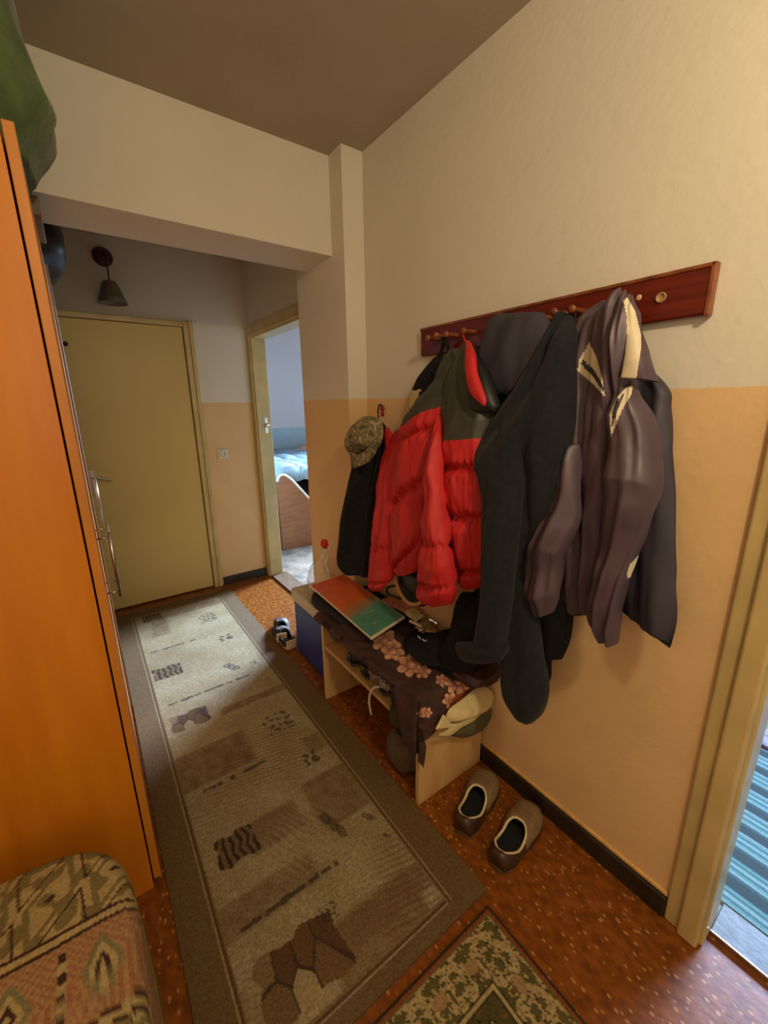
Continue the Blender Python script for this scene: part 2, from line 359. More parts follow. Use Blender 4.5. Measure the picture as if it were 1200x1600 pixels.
def mixc(a, b, t): return tuple(a[i]*(1-t)+b[i]*t for i in range(3))+(1,)
TAN = lin((152, 137, 98)); TAN2 = lin((122, 102, 66)); BRN = lin((98, 68, 34)); DK = lin((46, 36, 24)); GRY = lin((168, 156, 122)); BORD = lin((100, 82, 50))
def fl(px, py): p = at(px, py, z=.008); return (p.x, p.y)
MOT = []
def motif(px0, py0, px1, py1, kind):
    # a patch on the runner around two opposite pixels
    a, b = fl(px0, py0), fl(px1, py1); MOT.append((min(a[0], b[0]), min(a[1], b[1]), max(a[0], b[0]), max(a[1], b[1]), kind))
def motc(px, py, wx, wy, kind):
    a = fl(px, py); MOT.append((a[0]-wx/2, a[1]-wy/2, a[0]+wx/2, a[1]+wy/2, kind))
motc(262, 1050, .15, .13, 'w'); motc(297, 1124, .17, .13, 'c'); motc(370, 1322, .13, .12, 'w'); motc(435, 1128, .14, .14, 's')
motc(485, 1184, .07, .07, 'b'); motc(520, 1288, .07, .13, 'o'); motc(575, 1276, .05, .05, 'o'); motc(474, 1508, .24, .17, 'c')
motc(238, 965, .12, .12, 'w'); motc(325, 965, .12, .14, 's'); motc(352, 996, .09, .07, 'b'); motc(362, 1042, .11, .10, 'o'); motc(318, 1110, .05, .03, 'b')
motc(512, 1427, .07, .05, 's'); motc(605, 1306, .03, .03, 'o'); motc(395, 1035, .04, .04, 'b')
DASH = []
for (a, b, c, d) in ((232, 1021, 305, 1000), (262, 1096, 392, 1060), (300, 1245, 415, 1190), (375, 1455, 528, 1348), (620, 1290, 650, 1265)):
    p, q = fl(a, b), fl(c, d); DASH.append((p[0], q[0], (p[1]+q[1])/2))
PATCH = []
for (px, py, wx, wy, t) in ((330, 1190, .32, .2, .8), (540, 1230, .28, .22, .55), (425, 1080, .5, .05, .7), (430, 1290, .18, .12, .5), (620, 1400, .35, .08, .8), (300, 950, .4, .1, .5), (590, 1450, .3, .16, .5), (420, 1400, .3, .1, .45), (250, 980, .1, .25, .35), (510, 1150, .2, .1, .3)):
    a = fl(px, py); PATCH.append((a[0]-wx/2, a[0]+wx/2, a[1]-wy/2, a[1]+wy/2, t))
def runner_col(x, y):
    if x < .085 or x > .672 or y < .615 or y > 3.12:
        e = min(abs(x-.085), abs(x-.672))
        c = mixc(BORD, BRN, .5+.5*N3(x*40, y*40, 3))
        c = mixc(c, TAN2, .25*max(0, N3(x*8, y*3, 5))+.12)
        if .613 > x-.085 and (abs(x-.72) < .0015): c = mixc(c, TAN, .3)
        return c
    for e in (x-.085, .672-x, y-.615, 3.12-y):
        if e < .006: return TAN
        if e < .014: return mixc(BRN, DK, .3)
        if e < .019: return TAN2
    n = N3(x*9, y*9, 0); n2 = N3(x*60, y*60, 2)
    c = mixc(TAN, GRY, min(1, max(0, .5+n))); c = mixc(c, BRN, .22*max(0, N3(x*24, y*18, 7))+.25*max(0, N3(x*70, y*50, 11))); c = mixc(c, TAN2, .25+.35*n2 if n2 > -.5 else 0)
    for (a, b, d, e, t) in PATCH:
        wx = .018*N3(x*14, y*14, a*5); x_ = x+wx
        k = sstep(a-.01, a+.01, x_)*(1-sstep(b-.01, b+.01, x))*sstep(d-.008, d+.008, y)*(1-sstep(e-.008, e+.008, y))
        if k > 0: c = mixc(c, mixc(TAN2, BRN, t), k*(.7+.3*N3(x*30, y*30, 4)))
    # fine ribbed stripes
    rg = N3(x*2.4+4, y*2.4, 9)
    if rg > .05:
        s = math.sin((y*1.0+x*.22)*330+2*N3(x*20, y*20, 0)); c = mixc(c, BRN, min(1, (rg-.05)*3)*max(0, s)*.6)
    elif rg < -.2:
        s = math.sin((x+y*.5)*260+3*N3(x*14, y*14, 0)); c = mixc(c, GRY, min(1, (-.2-rg)*4)*max(0, s)*.5)
    for (a, b, yy) in DASH:
        if a < x < b:
            d = abs(y-yy-.004*N3(x*30, 0, 1)); k = 1 if N3(x*45, yy, 0) > -.22 else 0
            if d < .007*(1+.6*N3(x*20, yy, 5)): c = mixc(c, DK, .8*k)
    for (a, b, d, e, kd) in MOT:
        if a < x < d and b < y < e:
            u, v = (x-a)/(d-a), (y-b)/(e-b); wob = .12*N3(u*4, v*4, a*9)
            inn = .05+wob < u < .95+wob and .05-wob < v < .95-wob
            if not inn: continue
            if kd == 'w':
                s = math.sin(u*PI*11+2.5*N3(u*2, v*4, a*7)); c = mixc(mixc(TAN2, BRN, .4), DK, 1 if s > .1 else .05)
            elif kd == 's':
                s = math.sin(u*PI*8+4*N3(u*3, v*3, a))+math.sin(v*PI*7+4*N3(u*3, v*3, a+5)); c = mixc(c, DK, .75 if s > .5 else .1)
            elif kd == 'b':
                c = mixc(c, DK, .85 if N3(u*5, v*5, a*3) > .0 else 0)
            elif kd == 'o':
                for k in range(3):
                    q = math.hypot((u-.5)*1.2+.2*(k-1), (v-.2-.3*k)*1.0)
                    if q < .24: c = mixc(c, DK, .7 if q > .17 or math.sin(q*90) > 0 else .4)
            elif kd == 'c':
                best = sorted((math.hypot((u-.5)*3.0-cu*1.4, (v-.5)*1.0-cv*1.1), i) for i, (cu, cv) in enumerate(((-.7, -.3), (-.35, .3), (-.1, -.35), (.15, .25), (.45, -.2), (.75, .3), (-.75, .4))))
                if best[1][0]-best[0][0] < .06: c = mixc(DK, BRN, .2)
                else: c = [mixc(TAN2, BRN, .6), mixc(BRN, DK, .3), TAN, BRN, mixc(BRN, TAN2, .3), mixc(DK, BRN, .6), TAN2][best[0][1]]
    return c
M_rug = mat('runner_pile', (200, 200, 200), .7, .22, 130, .8, 260, attr='pat', spec=.4)
rg = attrgrid('hall_runner_rug', .0, .575, .775, 3.22, .0042, runner_col, M_rug, .008, .0005)
tag(rg, 'long tan and brown patterned runner rug lying along the hall floor', 'rug')

R2K = lin((50, 42, 26)); R2T = lin((168, 150, 104)); R2O = lin((104, 96, 52)); R2R = lin((128, 70, 40))
def rug2_col(x, y):
    e = min(.745-x, .545-y)
    if e < .008: return R2K
    if e < .014: return R2R
    if e < .02: return R2O
    if e < .115:
        # flower border, mirrored leaves on a cream ground
        t = (x if .545-y < .745-x else y)
        a = abs(((t*100/11) % 1)-.5)*2; b = (e-.067)/.048
        q = N3(a*2.4+math.floor(t*100/11)*.01, b*2.2, 3)+.6*N3(a*5, b*5, 6)
        c = R2T
        if q > .12: c = mixc(R2O, R2K, .35)
        if -.06 < q < .0: c = R2K
        if q < -.42: c = mixc(R2R, R2T, .3)
        if math.hypot(a-.1, b) < .28: c = mixc(R2T, R2R, .45)
        return c
    if e < .121 or .127 < e < .131: return R2K
    if e < .127: return R2T
    a, b = abs(x-.30), y-.1
    q = N3(a*22, b*22, 8)+.7*N3(a*48, b*48, 2); c = mixc(R2O, R2K, .55)
    if q > .28: c = mixc(R2T, R2O, .2)
    elif q > .16: c = R2K
    elif q < -.42: c = mixc(R2R, R2O, .4)
    return c
M_rug2 = mat('floral_rug_pile', (200, 200, 200), .85, .18, 150, .7, 300, attr='pat', spec=.2)
r2 = attrgrid('floral_rug', -.05, -.75, .745, .545, .0042, rug2_col, M_rug2, .009, .0005)
tag(r2, 'olive and cream rug with a flower border at the bottom of the photo', 'rug')

# side room rugs
def teal_col(x, y):
    t = ((x-1.3)/.115) % 1
    b = lin((52, 84, 84)); l_ = lin((88, 132, 130)); w_ = lin((128, 154, 152)); d = lin((44, 62, 62))
    if t < .05: return w_
    if t < .16: return l_
    if t < .22: return b
    if t < .36: return w_ if .26 < t < .33 else l_
    if t < .42: return b
    if t < .52: return l_
    if t < .56: return w_
    return d if t < .9 else b
o = attrgrid('striped_rug', 1.305, -.9, 2.1, .9, .006, teal_col, mat('striped_weave', (200, 200, 200), .9, .1, 120, .5, 240, attr='pat'), .008, .0005)
tag(o, 'teal and white striped rug seen through the right doorway', 'rug')
def grey_col(x, y):
    q = N3(x*9, y*9, 0)+.6*N3(x*22, y*22, 3)
    return lin((150, 150, 156)) if q > .1 else (lin((84, 86, 100)) if q < -.15 else lin((118, 118, 130)))
o = attrgrid('mottled_rug', 2.13, -.9, 3.3, 1.0, .012, grey_col, mat('mottled_weave', (200, 200, 200), .9, .1, 90, .5, 200, attr='pat'), .012, .0005)
tag(o, 'mottled pale grey rug beyond the teal striped rug', 'rug')

# ------------------------------------------------------------------ wardrobes
wd = thing('wardrobe', 'tall orange laminate wardrobe standing at the left edge', 'wardrobe', (-.31, 1.6, 0))
WY0, WY1, WH = 1.18, 2.04, 1.95
obj('body', box((-.6, WY0, 0, -.034, WY0+.018, WH), (-.6, WY1-.018, 0, -.034, WY1, WH), (-.6, WY0+.018, WH-.018, -.034, WY1-.018, WH), (-.6, WY0+.018, .06, -.034, WY1-.018, .078), (-.6, WY0+.018, 0, -.59, WY1-.018, WH), (-.06, WY0+.018, 0, -.05, WY1-.018, .06)), M_orange, wd, bevel=.0015)
for k, (a, b) in enumerate(((WY0, WY0+.427), (WY0+.431, WY1))):
    d = obj('door', box((-.030, a, .03, -.010, b, WH)), M_orange_d, wd, bevel=.002)
def bar(px0, py0, px1, py1, y, x=.02, xf=-.010, name='handle', par=None):
    a, b = at(px0, py0, y=y), at(px1, py1, y=y)
    z1, z0 = a.z, b.z
    g = join(tube([(x, y, z1), (x, y, z0)], .006, 10), tube([(xf, y, z1-.018), (x, y, z1-.018)], .0035, 8), tube([(xf, y, z0+.018), (x, y, z0+.018)], .0035, 8))
    return obj(name, g, M_chrome, par, smooth=True)
doors = [o for o in bpy.data.objects if o.parent == wd and o.name.startswith('door')]
bar(166, 832, 184, 932, WY0+.38, x=.024, par=doors[0]); bar(164, 818, 184, 915, WY0+.475, x=.022, par=doors[1])
cb = thing('hall_cabinet', 'narrow dark brown edged cabinet between the orange wardrobe and the far door', 'cabinet', (-.31, 2.5, 0))
M_brown = mat('brown_laminate', (120, 78, 44), .4, .15, 5, stretch=(5, 5, .6))
obj('body', box((-.6, 2.06, 0, -.024, 3.0, 1.93)), M_brown, cb, bevel=.002)
dd = obj('door', box((-.022, 2.062, .05, -.002, 2.53, 1.925)), M_brown, cb, bevel=.002)
dd2 = obj('door', box((-.022, 2.535, .05, -.002, 2.998, 1.925)), M_brown, cb, bevel=.002)
bar(141, 740, 157, 816, 2.50, x=.022, xf=-.002, par=dd)

# things on top of the wardrobes
def green_bag():
    R = []
    rr = [(1.955, .0), (1.985, .02), (2.02, .05), (2.06, .070), (2.12, .052), (2.2, .036), (2.32, .022), (2.43, .0)]
    Q = crom([(z, x) for z, x in rr], 40); n = 96
    for i, (z, xr) in enumerate(Q):
        cx, cy = (-.56+xr)/2, 1.43; hx, hy = (xr+.56)/2, .20-.05*(z-1.95)
        k0 = .9 if i in (0, 39) else 1
        if i == 0: k0 = .7
        if i == 39: k0 = .55
        ring = []
        for j in range(n):
            a = 2*PI*j/n; c_, s_ = math.cos(a), math.sin(a)
            k = k0*(1+.035*N3(c_*3, s_*3, z*7)+.03*N3(c_*9, s_*9, z*5))
            ring.append((cx+hx*k*math.copysign(abs(c_)**.6, c_), cy+hy*k*math.copysign(abs(s_)**.6, s_), z))
        R.append(ring)
    return rings(R)
gb = thing('green_bag', 'big green fabric bundle stuffed on top of the orange wardrobe', 'bag', (-.27, 1.43, WH))
obj('bag_body', green_bag(), mat('green_wool', (84, 108, 62), .95, .25, 14, .5, 120, sheen=.2), gb, smooth=True)
a = at(70, 170, y=1.52); b = at(78, 232, y=1.52)
obj('paper_edge', box((a.x-.03, 1.52, b.z, a.x, 1.522, a.z)), mat('white_card', (226, 220, 200), .7, .05), gb, bevel=.003, label='white card edge sticking out')
cbx = obj('flat_box', box((-.4, 1.66, WH, .008, 1.92, 2.0)), mat('grey_cardboard', (128, 112, 92), .8, .1, 20), bevel=.004)
tag(cbx, 'small grey cardboard box on the wardrobe behind the green bundle', 'box')
bk = thing('black_bag', 'black soft bag on top of the hall cabinet below the beam', 'bag', (-.1, 2.5, 1.93))
a = at(70, 430, y=2.3); b = at(112, 360, y=2.3)
obj('bag_body', blob((-.17, 2.42, 2.085), (.235, .24, .155), 3, 40, 24, .08, 2.5, 1.932, e=.6), M_black, bk, smooth=True)
obj('strap', tube([(.02, 2.35, 2.2), (.055, 2.32, 2.25), (.075, 2.3, 2.22), (.078, 2.3, 2.17)], .008, 8, 14), M_black, bk, smooth=True)

# wall lamp above the back door
wl = thing('wall_lamp', 'small unlit wall lamp with a fluted glass shade above the back door', 'lamp', (.28, YB, 2.1))
c1 = at(160, 402, y=YB-.01); c2 = at(171, 440, y=YB-.09); c3 = at(173, 474, y=YB-.09)
obj('mount', lathe([(.01, 0), (.05, -.002), (.055, -.02), (.035, -.035), (.012, -.045)], (c1.x, YB, c1.z), 24, 'y'), mat('dark_red_wood', (84, 30, 20), .5, .2), wl, smooth=True)
obj('arm', tube([(c1.x, YB-.04, c1.z), (c1.x, YB-.09, c1.z+.01), (c2.x, YB-.095, c1.z-.03), (c2.x, YB-.09, c2.z)], .004, 8, 16), M_black, wl, smooth=True)
h = c2.z-c3.z
obj('lamp_shade', lathe([(.012, h+.005), (.035, h), (.05, h*.75), (.066, h*.35), (.082, .0), (.078, 0), (.06, h*.4), (.03, h*.9)], (c2.x, YB-.09, c3.z), 32), mat('smoked_glass', (128, 120, 108), .4, .2, 10), wl, smooth=True)

# socket
so = thing('wall_socket', 'white power socket on the orange back wall beside the door', 'socket', (.868, YB, 1.03))
c = at(348, 709, y=YB)
M_white = mat('white_plastic', (222, 214, 190), .4, .04)
obj('plate', box((c.x-.038, YB-.012, c.z-.038, c.x+.038, YB, c.z+.038)), M_white, so, bevel=.005)
obj('socket_ring', lathe([(.027, 0), (.027, -.006), (.022, -.006), (.020, -.0005), (.0005, -.0005)], (c.x, YB-.012, c.z), 24, 'y'), M_white, so, smooth=True)
obj('socket_hole', join(*[lathe([(.003, -.003), (.003, .001)], (c.x+s, YB-.012, c.z), 10, 'y') for s in (-.009, .009)]), M_black, so)

# ------------------------------------------------------------------ bedroom things
bd = thing('bed', 'low bed with a curved wooden footboard and pale blue blanket in the bedroom', 'bed', (2.0, 4.3, 0))
P = []
prof = [(0, .70), (.03, .755), (.08, .755), (.15, .70), (.25, .58), (.35, .47), (.5, .42), (.9, .40)]
pp = crom(prof, 24)
yb = 3.82; x0 = at(433, 742, y=yb).x
V, Fc = [], []
for t, z in pp: V += [(x0+t, yb, 0), (x0+t, yb, z), (x0+t, yb+.04, z), (x0+t, yb+.04, 0)]
for i in range(23):
    b = i*4
    for k in range(4): Fc.append((b+k, b+(k+1) % 4, b+4+(k+1) % 4, b+4+k))
Fc += [(3, 2, 1, 0), (92, 93, 94, 95)]
obj('footboard', (V, Fc), mat('reddish_bed_wood', (158, 100, 62), .4, .15, 6, stretch=(1, 1, 6)), bd, bevel=.003)
obj('footboard_edge', tube([(x0+t, yb+.01, z+.006) for t, z in pp], .014, 8), mat('pale_edge', (225, 205, 180), .4, .05), bd, smooth=True)
obj('mattress', box((x0+.05, yb+.05, .18, 2.9, 5.55, .5)), mat('brown_mattress', (110, 80, 66), .9, .2), bd, bevel=.03)
def bl(i, j):
    x = x0+.02+1.4*i/50; y = yb+.06+1.62*j/60
    z = .70+.05*N3(x*4, y*3, 0)+.012*math.sin(x*30+y*9+3*N3(x*3, y*3, 1))-.12*sstep(1.2, 1.4, x-x0)
    return (x, y, z)
bt = grid([[bl(i, j) for j in range(61)] for i in range(51)])
o = obj('blanket', bt, mat('pale_blue_blanket', (170, 200, 216), .9, .15, 12, .5, 60), smooth=True); o.modifiers.new('s', 'SOLIDIFY').thickness = .14; o.modifiers['s'].offset = -1
tag(o, 'rumpled pale blue blanket lying on the bed', 'blanket')
o = obj('pillow', blob((2.55, 5.25, .78), (.3, .16, .12), 4, 24, 16, .1, 2), mat('peach_pillow', (226, 176, 150), .9, .1), smooth=True)
tag(o, 'peach coloured pillow at the far end of the bed', 'pillow')

# ------------------------------------------------------------------ coat rack
RY0, RY1 = .372, 1.306
rk = thing('coat_rack', 'long varnished red brown wooden coat rack screwed to the wall', 'coat rack', (1.12, .84, 1.6))
obj('board', box((1.119, RY0, 1.597, 1.139, RY1, 1.696)), M_rack, rk, bevel=.008, seg=3)
zt = 1.696; 
obj('bevelled_rim', box((1.116, RY0-.001, 1.690, 1.138, RY1+.001, 1.699), (1.116, RY0-.003, 1.594, 1.138, RY0+.008, 1.699)), M_rackedge, rk, bevel=.003, label='worn lighter rim along the top and right end')
def peg(px, py, parent, name='peg', L_=.05):
    p = at(px, py, x=1.119)
    g = join(lathe([(.009, 0), (.007, -.006), (.0065, -L_+.012), (.010, -L_+.006), (.010, -L_), (.004, -L_-.003)], (1.119, p.y, p.z), 14, 'x'))
    return obj(name, g, M_rackedge, parent, smooth=True)
for (px, py) in ((686, 530), (699, 526), (715, 524), (742, 519), (858, 497), (884, 491), (912, 487), (975, 475)): peg(px, py, rk, L_=.058)
p = at(1033, 465, x=1.119)
obj('screw_cap', lathe([(.001, -.001), (.006, -.001), (.0075, -.002), (.009, -.004), (.011, -.003), (.0115, 0)], (1.119, p.y, p.z), 20, 'x'), mat('brass_ring', (176, 140, 92), .5), rk, smooth=True, label='cream ring around a screw head')
p = at(998, 465, x=1.119)
obj('screw_hole', lathe([(.003, -.002), (.006, -.001), (.007, 0)], (1.119, p.y, p.z), 12, 'x'), mat('pale_plug', (214, 170, 150), .6), rk, smooth=True)

# ------------------------------------------------------------------ garments
# windbreaker, right
wb = thing('windbreaker', 'grey purple windbreaker with cream collar stripes, rightmost on the coat rack', 'jacket', (1.05, .55, .95))
sc = lambda L_: [(700+x/2.287, 450+y/2.287) for x, y in L_]
CR = [sc([(640, 33), (668, 80), (690, 165), (690, 215), (673, 325), (618, 321), (632, 240), (640, 170), (638, 100), (627, 45)]),
      sc([(505, 195), (530, 245), (550, 320), (562, 390), (520, 345), (462, 292), (470, 255)]),
      sc([(600, 395), (640, 352), (662, 350), (655, 380), (620, 440), (582, 532), (578, 450)])]
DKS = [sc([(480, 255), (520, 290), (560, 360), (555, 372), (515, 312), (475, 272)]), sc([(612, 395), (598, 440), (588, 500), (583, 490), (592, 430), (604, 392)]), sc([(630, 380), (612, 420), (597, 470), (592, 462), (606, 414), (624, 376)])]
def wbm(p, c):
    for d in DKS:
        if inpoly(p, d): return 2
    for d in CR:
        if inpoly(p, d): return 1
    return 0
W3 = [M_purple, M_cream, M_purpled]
X = 1.075
cloth('back_panel', [(965, 560, 1000, 562, 1.10, 1.10, .012), (958, 596, 1042, 606, 1.1, 1.08, .02), (950, 625, 1046, 640, 1.10, 1.075, .03), (950, 720, 1047, 724, 1.1, 1.06, .035), (958, 830, 1048, 830, 1.1, 1.05, .035), (966, 900, 1050, 900, 1.1, 1.05, .035), (968, 935, 1051, 965, 1.1, 1.04, .03), (970, 955, 1046, 1012, 1.09, 1.03, .015)], [M_purpled], wb, folds=((3, .008, 0, 2), (7, .003, 1, 3)), seed=1)
cloth('front_panel', [(950, 474, 968, 468, 1.08, 1.07, .02), (915, 496, 960, 488, 1.08, 1.05, .03), (900, 512, 962, 512, 1.08, 1.03, .035), (894, 570, 966, 570, 1.08, 1.02, .04), (886, 642, 962, 640, 1.075, 1.01, .045), (884, 721, 957, 720, 1.07, 1.01, .05), (888, 800, 947, 800, 1.07, 1.01, .05), (892, 900, 932, 900, 1.08, 1.02, .04), (892, 962, 917, 962, 1.08, 1.04, .03)], W3, wb, M=220, N=260, folds=((3, .008, 0, 2), (5, .005, 1, 4), (9, .002, 0, 2)), matfn=wbm, seed=2, wr=.005)
cloth('sleeve', [(884, 690, 905, 695, 1.03, 1.0, .03), (868, 760, 900, 765, 1.0, .97, .045), (849, 822, 890, 822, .98, .95, .05), (828, 875, 874, 880, .97, .95, .05), (824, 930, 870, 930, .97, .95, .045), (833, 956, 866, 955, .98, .97, .03)], [M_purple], wb, folds=((3, .005, 0, 5), (6, .003, 2, 9)), seed=3, wr=.008, wf=(11, 11, 9), M=110)
cloth('sleeve', [(965, 598, 990, 596, 1.03, 1.02, .02), (960, 640, 1006, 642, 1.02, .99, .045), (952, 700, 1020, 712, 1.0, .98, .055), (948, 760, 1028, 762, .99, .98, .06), (940, 815, 1008, 822, .99, .98, .055), (930, 880, 986, 885, 1.0, .99, .05), (918, 940, 972, 942, 1.01, 1.0, .045), (920, 970, 966, 978, 1.02, 1.01, .04), (934, 998, 964, 1006, 1.03, 1.02, .025)], W3, wb, folds=((3, .006, 0, 4), (5, .004, 2, 7)), seed=4, wr=.008, wf=(10, 10, 8), M=200, N=200, matfn=lambda p, c: 1 if inpoly(p, [(979, 898), (984, 882), (994, 872), (998, 868), (996, 880), (986, 900), (981, 905)]) else wbm(p, c))
cloth('collar', [(968, 466, 990, 464, 1.06, 1.05, .015), (950, 480, 994, 482, 1.05, 1.0, .03), (942, 520, 990, 520, 1.02, .99, .04), (944, 560, 986, 560, 1.01, .99, .035), (950, 600, 976, 605, 1.01, 1.0, .03), (953, 650, 966, 652, 1.02, 1.01, .015)], W3, wb, folds=((7, .007, 0, 1), (11, .003, 1, 2)), seed=5, M=120, N=160, matfn=wbm)
cloth('lapel', [(972, 466, 990, 465, 1.04, 1.04, .008), (974, 485, 998, 490, 1.01, 1.02, .018), (976, 520, 1008, 522, .985, 1.02, .024), (973, 560, 1019, 562, .98, 1.02, .026), (968, 590, 1031, 598, .98, 1.03, .02)], W3, wb, folds=((2, .004, 0, 1),), seed=6, M=160, N=200, matfn=wbm, wr=.002)

# black coat
bc = thing('black_coat', 'long black coat with hanging sleeves, left of the windbreaker on the rack', 'coat', (1.03, .8, .75))
cloth('coat_body', [(876, 492, 896, 488, 1.08, 1.07, .02), (850, 535, 898, 520, 1.06, 1.03, .04), (815, 590, 898, 580, 1.04, 1.01, .055), (775, 650, 890, 650, 1.02, .99, .065), (742, 702, 885, 705, 1.01, .98, .07), (755, 760, 884, 760, 1.0, .98, .07), (775, 830, 872, 830, 1.0, .98, .065), (785, 900, 850, 905, 1.0, .98, .055), (790, 950, 840, 955, 1.0, .98, .05)], [M_navycloth], bc, M=140, N=120, folds=((3, .015, .5, 1.5), (7, .010, 1, 3), (11, .002, 1, 3)), seed=11, wr=.005)
cloth('sleeve', [(768, 655, 800, 645, 1.0, .98, .015), (752, 685, 806, 685, .975, .955, .035), (743, 720, 812, 725, .95, .93, .055), (756, 790, 806, 790, .93, .91, .06), (760, 850, 798, 850, .92, .90, .058), (755, 920, 792, 925, .91, .90, .055), (746, 980, 787, 985, .905, .90, .05), (738, 1010, 786, 1012, .905, .90, .045)], [M_navycloth], bc, folds=((2, .006, .5, 4), (5, .003, 1, 6)), seed=12, wr=.004)
cloth('cuff', [(716, 1003, 788, 1000, .905, .905, .035), (714, 1010, 789, 1012, .90, .90, .042), (717, 1021, 788, 1024, .90, .90, .042), (722, 1027, 786, 1029, .905, .905, .035)], [M_navycloth], bc, M=24, seed=13, wr=.002, sq=.45, taper=(.02, .02))
cloth('coat_hem', [(792, 905, 830, 905, .97, .97, .035), (788, 960, 836, 965, .97, .96, .045), (784, 1010, 842, 1015, .96, .96, .055), (784, 1060, 849, 1060, .96, .96, .06), (790, 1095, 852, 1090, .96, .96, .055), (804, 1120, 844, 1117, .96, .96, .045), (815, 1130, 832, 1130, .96, .96, .02)], [M_navycloth], bc, folds=((2, .006, .5, 2),), seed=14, wr=.003, taper=(.05, .08))
tr = cloth('dark_trousers', [(845, 700, 885, 700, 1.10, 1.08, .02), (840, 800, 895, 800, 1.10, 1.05, .03), (832, 900, 893, 900, 1.09, 1.05, .035), (831, 957, 892, 955, 1.08, 1.05, .035), (832, 1000, 887, 1002, 1.08, 1.05, .035), (840, 1031, 876, 1031, 1.08, 1.06, .025)], [M_black2], folds=((2, .006, .5, 2),), seed=15)
tag(tr, 'dark green black garment whose hem shows between the coat and the windbreaker', 'trousers')
sc_ = cloth('black_scarf', [(850, 900, 875, 900, 1.11, 1.10, .015), (845, 980, 870, 980, 1.11, 1.10, .015), (836, 1030, 860, 1030, 1.11, 1.10, .018), (840, 1055, 859, 1058, 1.11, 1.10, .015), (847, 1066, 856, 1066, 1.11, 1.1, .01)], [M_black2], seed=16, M=50)
tag(sc_, 'black scarf end hanging lowest behind the dark hem against the wall', 'scarf')

# hooded grey jacket
hj = thing('hooded_jacket', 'charcoal hooded jacket between the red puffer and the black coat', 'jacket', (1.06, 1.0, 1.2))
cloth('hood', [(774, 500, 852, 492, 1.07, 1.06, .025), (762, 510, 858, 500, 1.05, 1.04, .045), (755, 530, 858, 522, 1.04, 1.03, .055), (752, 557, 850, 552, 1.04, 1.03, .06), (757, 587, 836, 585, 1.04, 1.03, .055), (762, 604, 815, 606, 1.05, 1.04, .05), (780, 614, 800, 615, 1.06, 1.05, .02)], [M_grey], hj, folds=((2, .004, 1, 2), (5, .002, 0, 2)), seed=21, wr=.006, M=80, taper=(.03, .08), sq=.6)
cloth('jacket_body', [(765, 595, 830, 590, 1.09, 1.08, .03), (755, 640, 812, 630, 1.08, 1.06, .05), (745, 700, 800, 700, 1.08, 1.06, .05), (745, 800, 800, 800, 1.08, 1.06, .05), (750, 900, 800, 900, 1.09, 1.06, .05), (735, 950, 790, 950, 1.09, 1.06, .05), (735, 985, 785, 985, 1.09, 1.07, .04)], [M_black2], hj, folds=((3, .007, 1, 2),), seed=22)
rj = cloth('black_garment', [(722, 925, 765, 925, 1.06, 1.05, .03), (712, 945, 765, 950, 1.04, 1.02, .05), (702, 985, 760, 985, 1.0, .99, .06), (690, 1020, 745, 1022, .97, .96, .06), (682, 1040, 735, 1050, .96, .95, .04)], [M_black2], folds=((2, .006, 1, 2), (5, .004, 0, 3)), seed=23, M=60)
tag(rj, 'crumpled black cloth piled between the red puffer and the black sleeve on the bench', 'garment')

# red puffer
pf = thing('puffer_jacket', 'red quilted puffer jacket with dark green shoulders on the coat rack', 'jacket', (1.02, 1.25, .75))
sd = lambda L_: [(620+x/7.5, 500+y/7.5) for x, y in L_]
def pfm_a(p, c): 
    b = [(600, 668), (630, 665), (640, 655), (653, 647), (670, 640), (689, 635.5), (700, 634), (720, 632)]
    x, y = p
    for i in range(len(b)-1):
        if b[i][0] <= x <= b[i+1][0]:
            yy = b[i][1]+(b[i+1][1]-b[i][1])*(x-b[i][0])/(b[i+1][0]-b[i][0]); return 0 if y > yy else 1
    return 1 if y < 634 else 0
def pfm_d(p, c): return 0 if p[1] > 690-(p[0]-692)*.10 else 1
RG = [M_red, M_green]
K = dict(seamwr=.016, wr=.0045, wf=(20, 20, 13))
cloth('lining', [(690, 600, 750, 600, 1.09, 1.06, .01), (640, 690, 757, 690, 1.08, 1.05, .012), (625, 800, 755, 800, 1.07, 1.05, .012), (625, 880, 755, 890, 1.07, 1.05, .01)], [mat('black_quilt_lining', (22, 24, 28), .5, .1)], pf, seed=30)  # dark backing sheet, added so the gaps between panels and sleeve look shaded
cloth('front_panel', [(706, 546, 722, 543, 1.07, 1.06, .02), (690, 569, 718, 566, 1.06, 1.04, .03), (674, 604, 708, 600, 1.05, 1.02, .04), (652, 630, 697, 628, 1.03, .99, .05), (634, 664, 685, 650, 1.02, .97, .065), (620, 712, 672, 702, 1.01, .955, .07), (618, 775, 664, 762, 1.0, .95, .07), (618, 850, 659, 832, 1.0, .95, .07), (617, 884, 658, 876, 1.0, .96, .06), (630, 899, 652, 893, 1.0, .97, .04)], RG, pf, M=170, N=110, matfn=pfm_a, seams=((.505, -.015), (.675, -.028), (.86, -.05)), seamd=.75, seamw=.014, seed=31, folds=((4, .003, 0, 2),), **K)
cloth('sleeve', [(622, 672, 634, 672, 1.04, 1.02, .02), (610, 695, 630, 700, 1.03, 1.0, .04), (598, 740, 622, 745, 1.02, .99, .05), (590, 790, 619, 795, 1.0, .98, .055), (583, 837, 616, 840, .99, .97, .055), (580, 885, 613, 885, .98, .97, .05), (577, 912, 610, 908, .98, .97, .045), (583, 920, 604, 912, .99, .98, .03)], [M_red], pf, seams=((.62, .01), (.85, .01)), seamd=.5, seamw=.015, seed=32, folds=((3, .003, 0, 4), (6, .002, 1, 8)), **K)
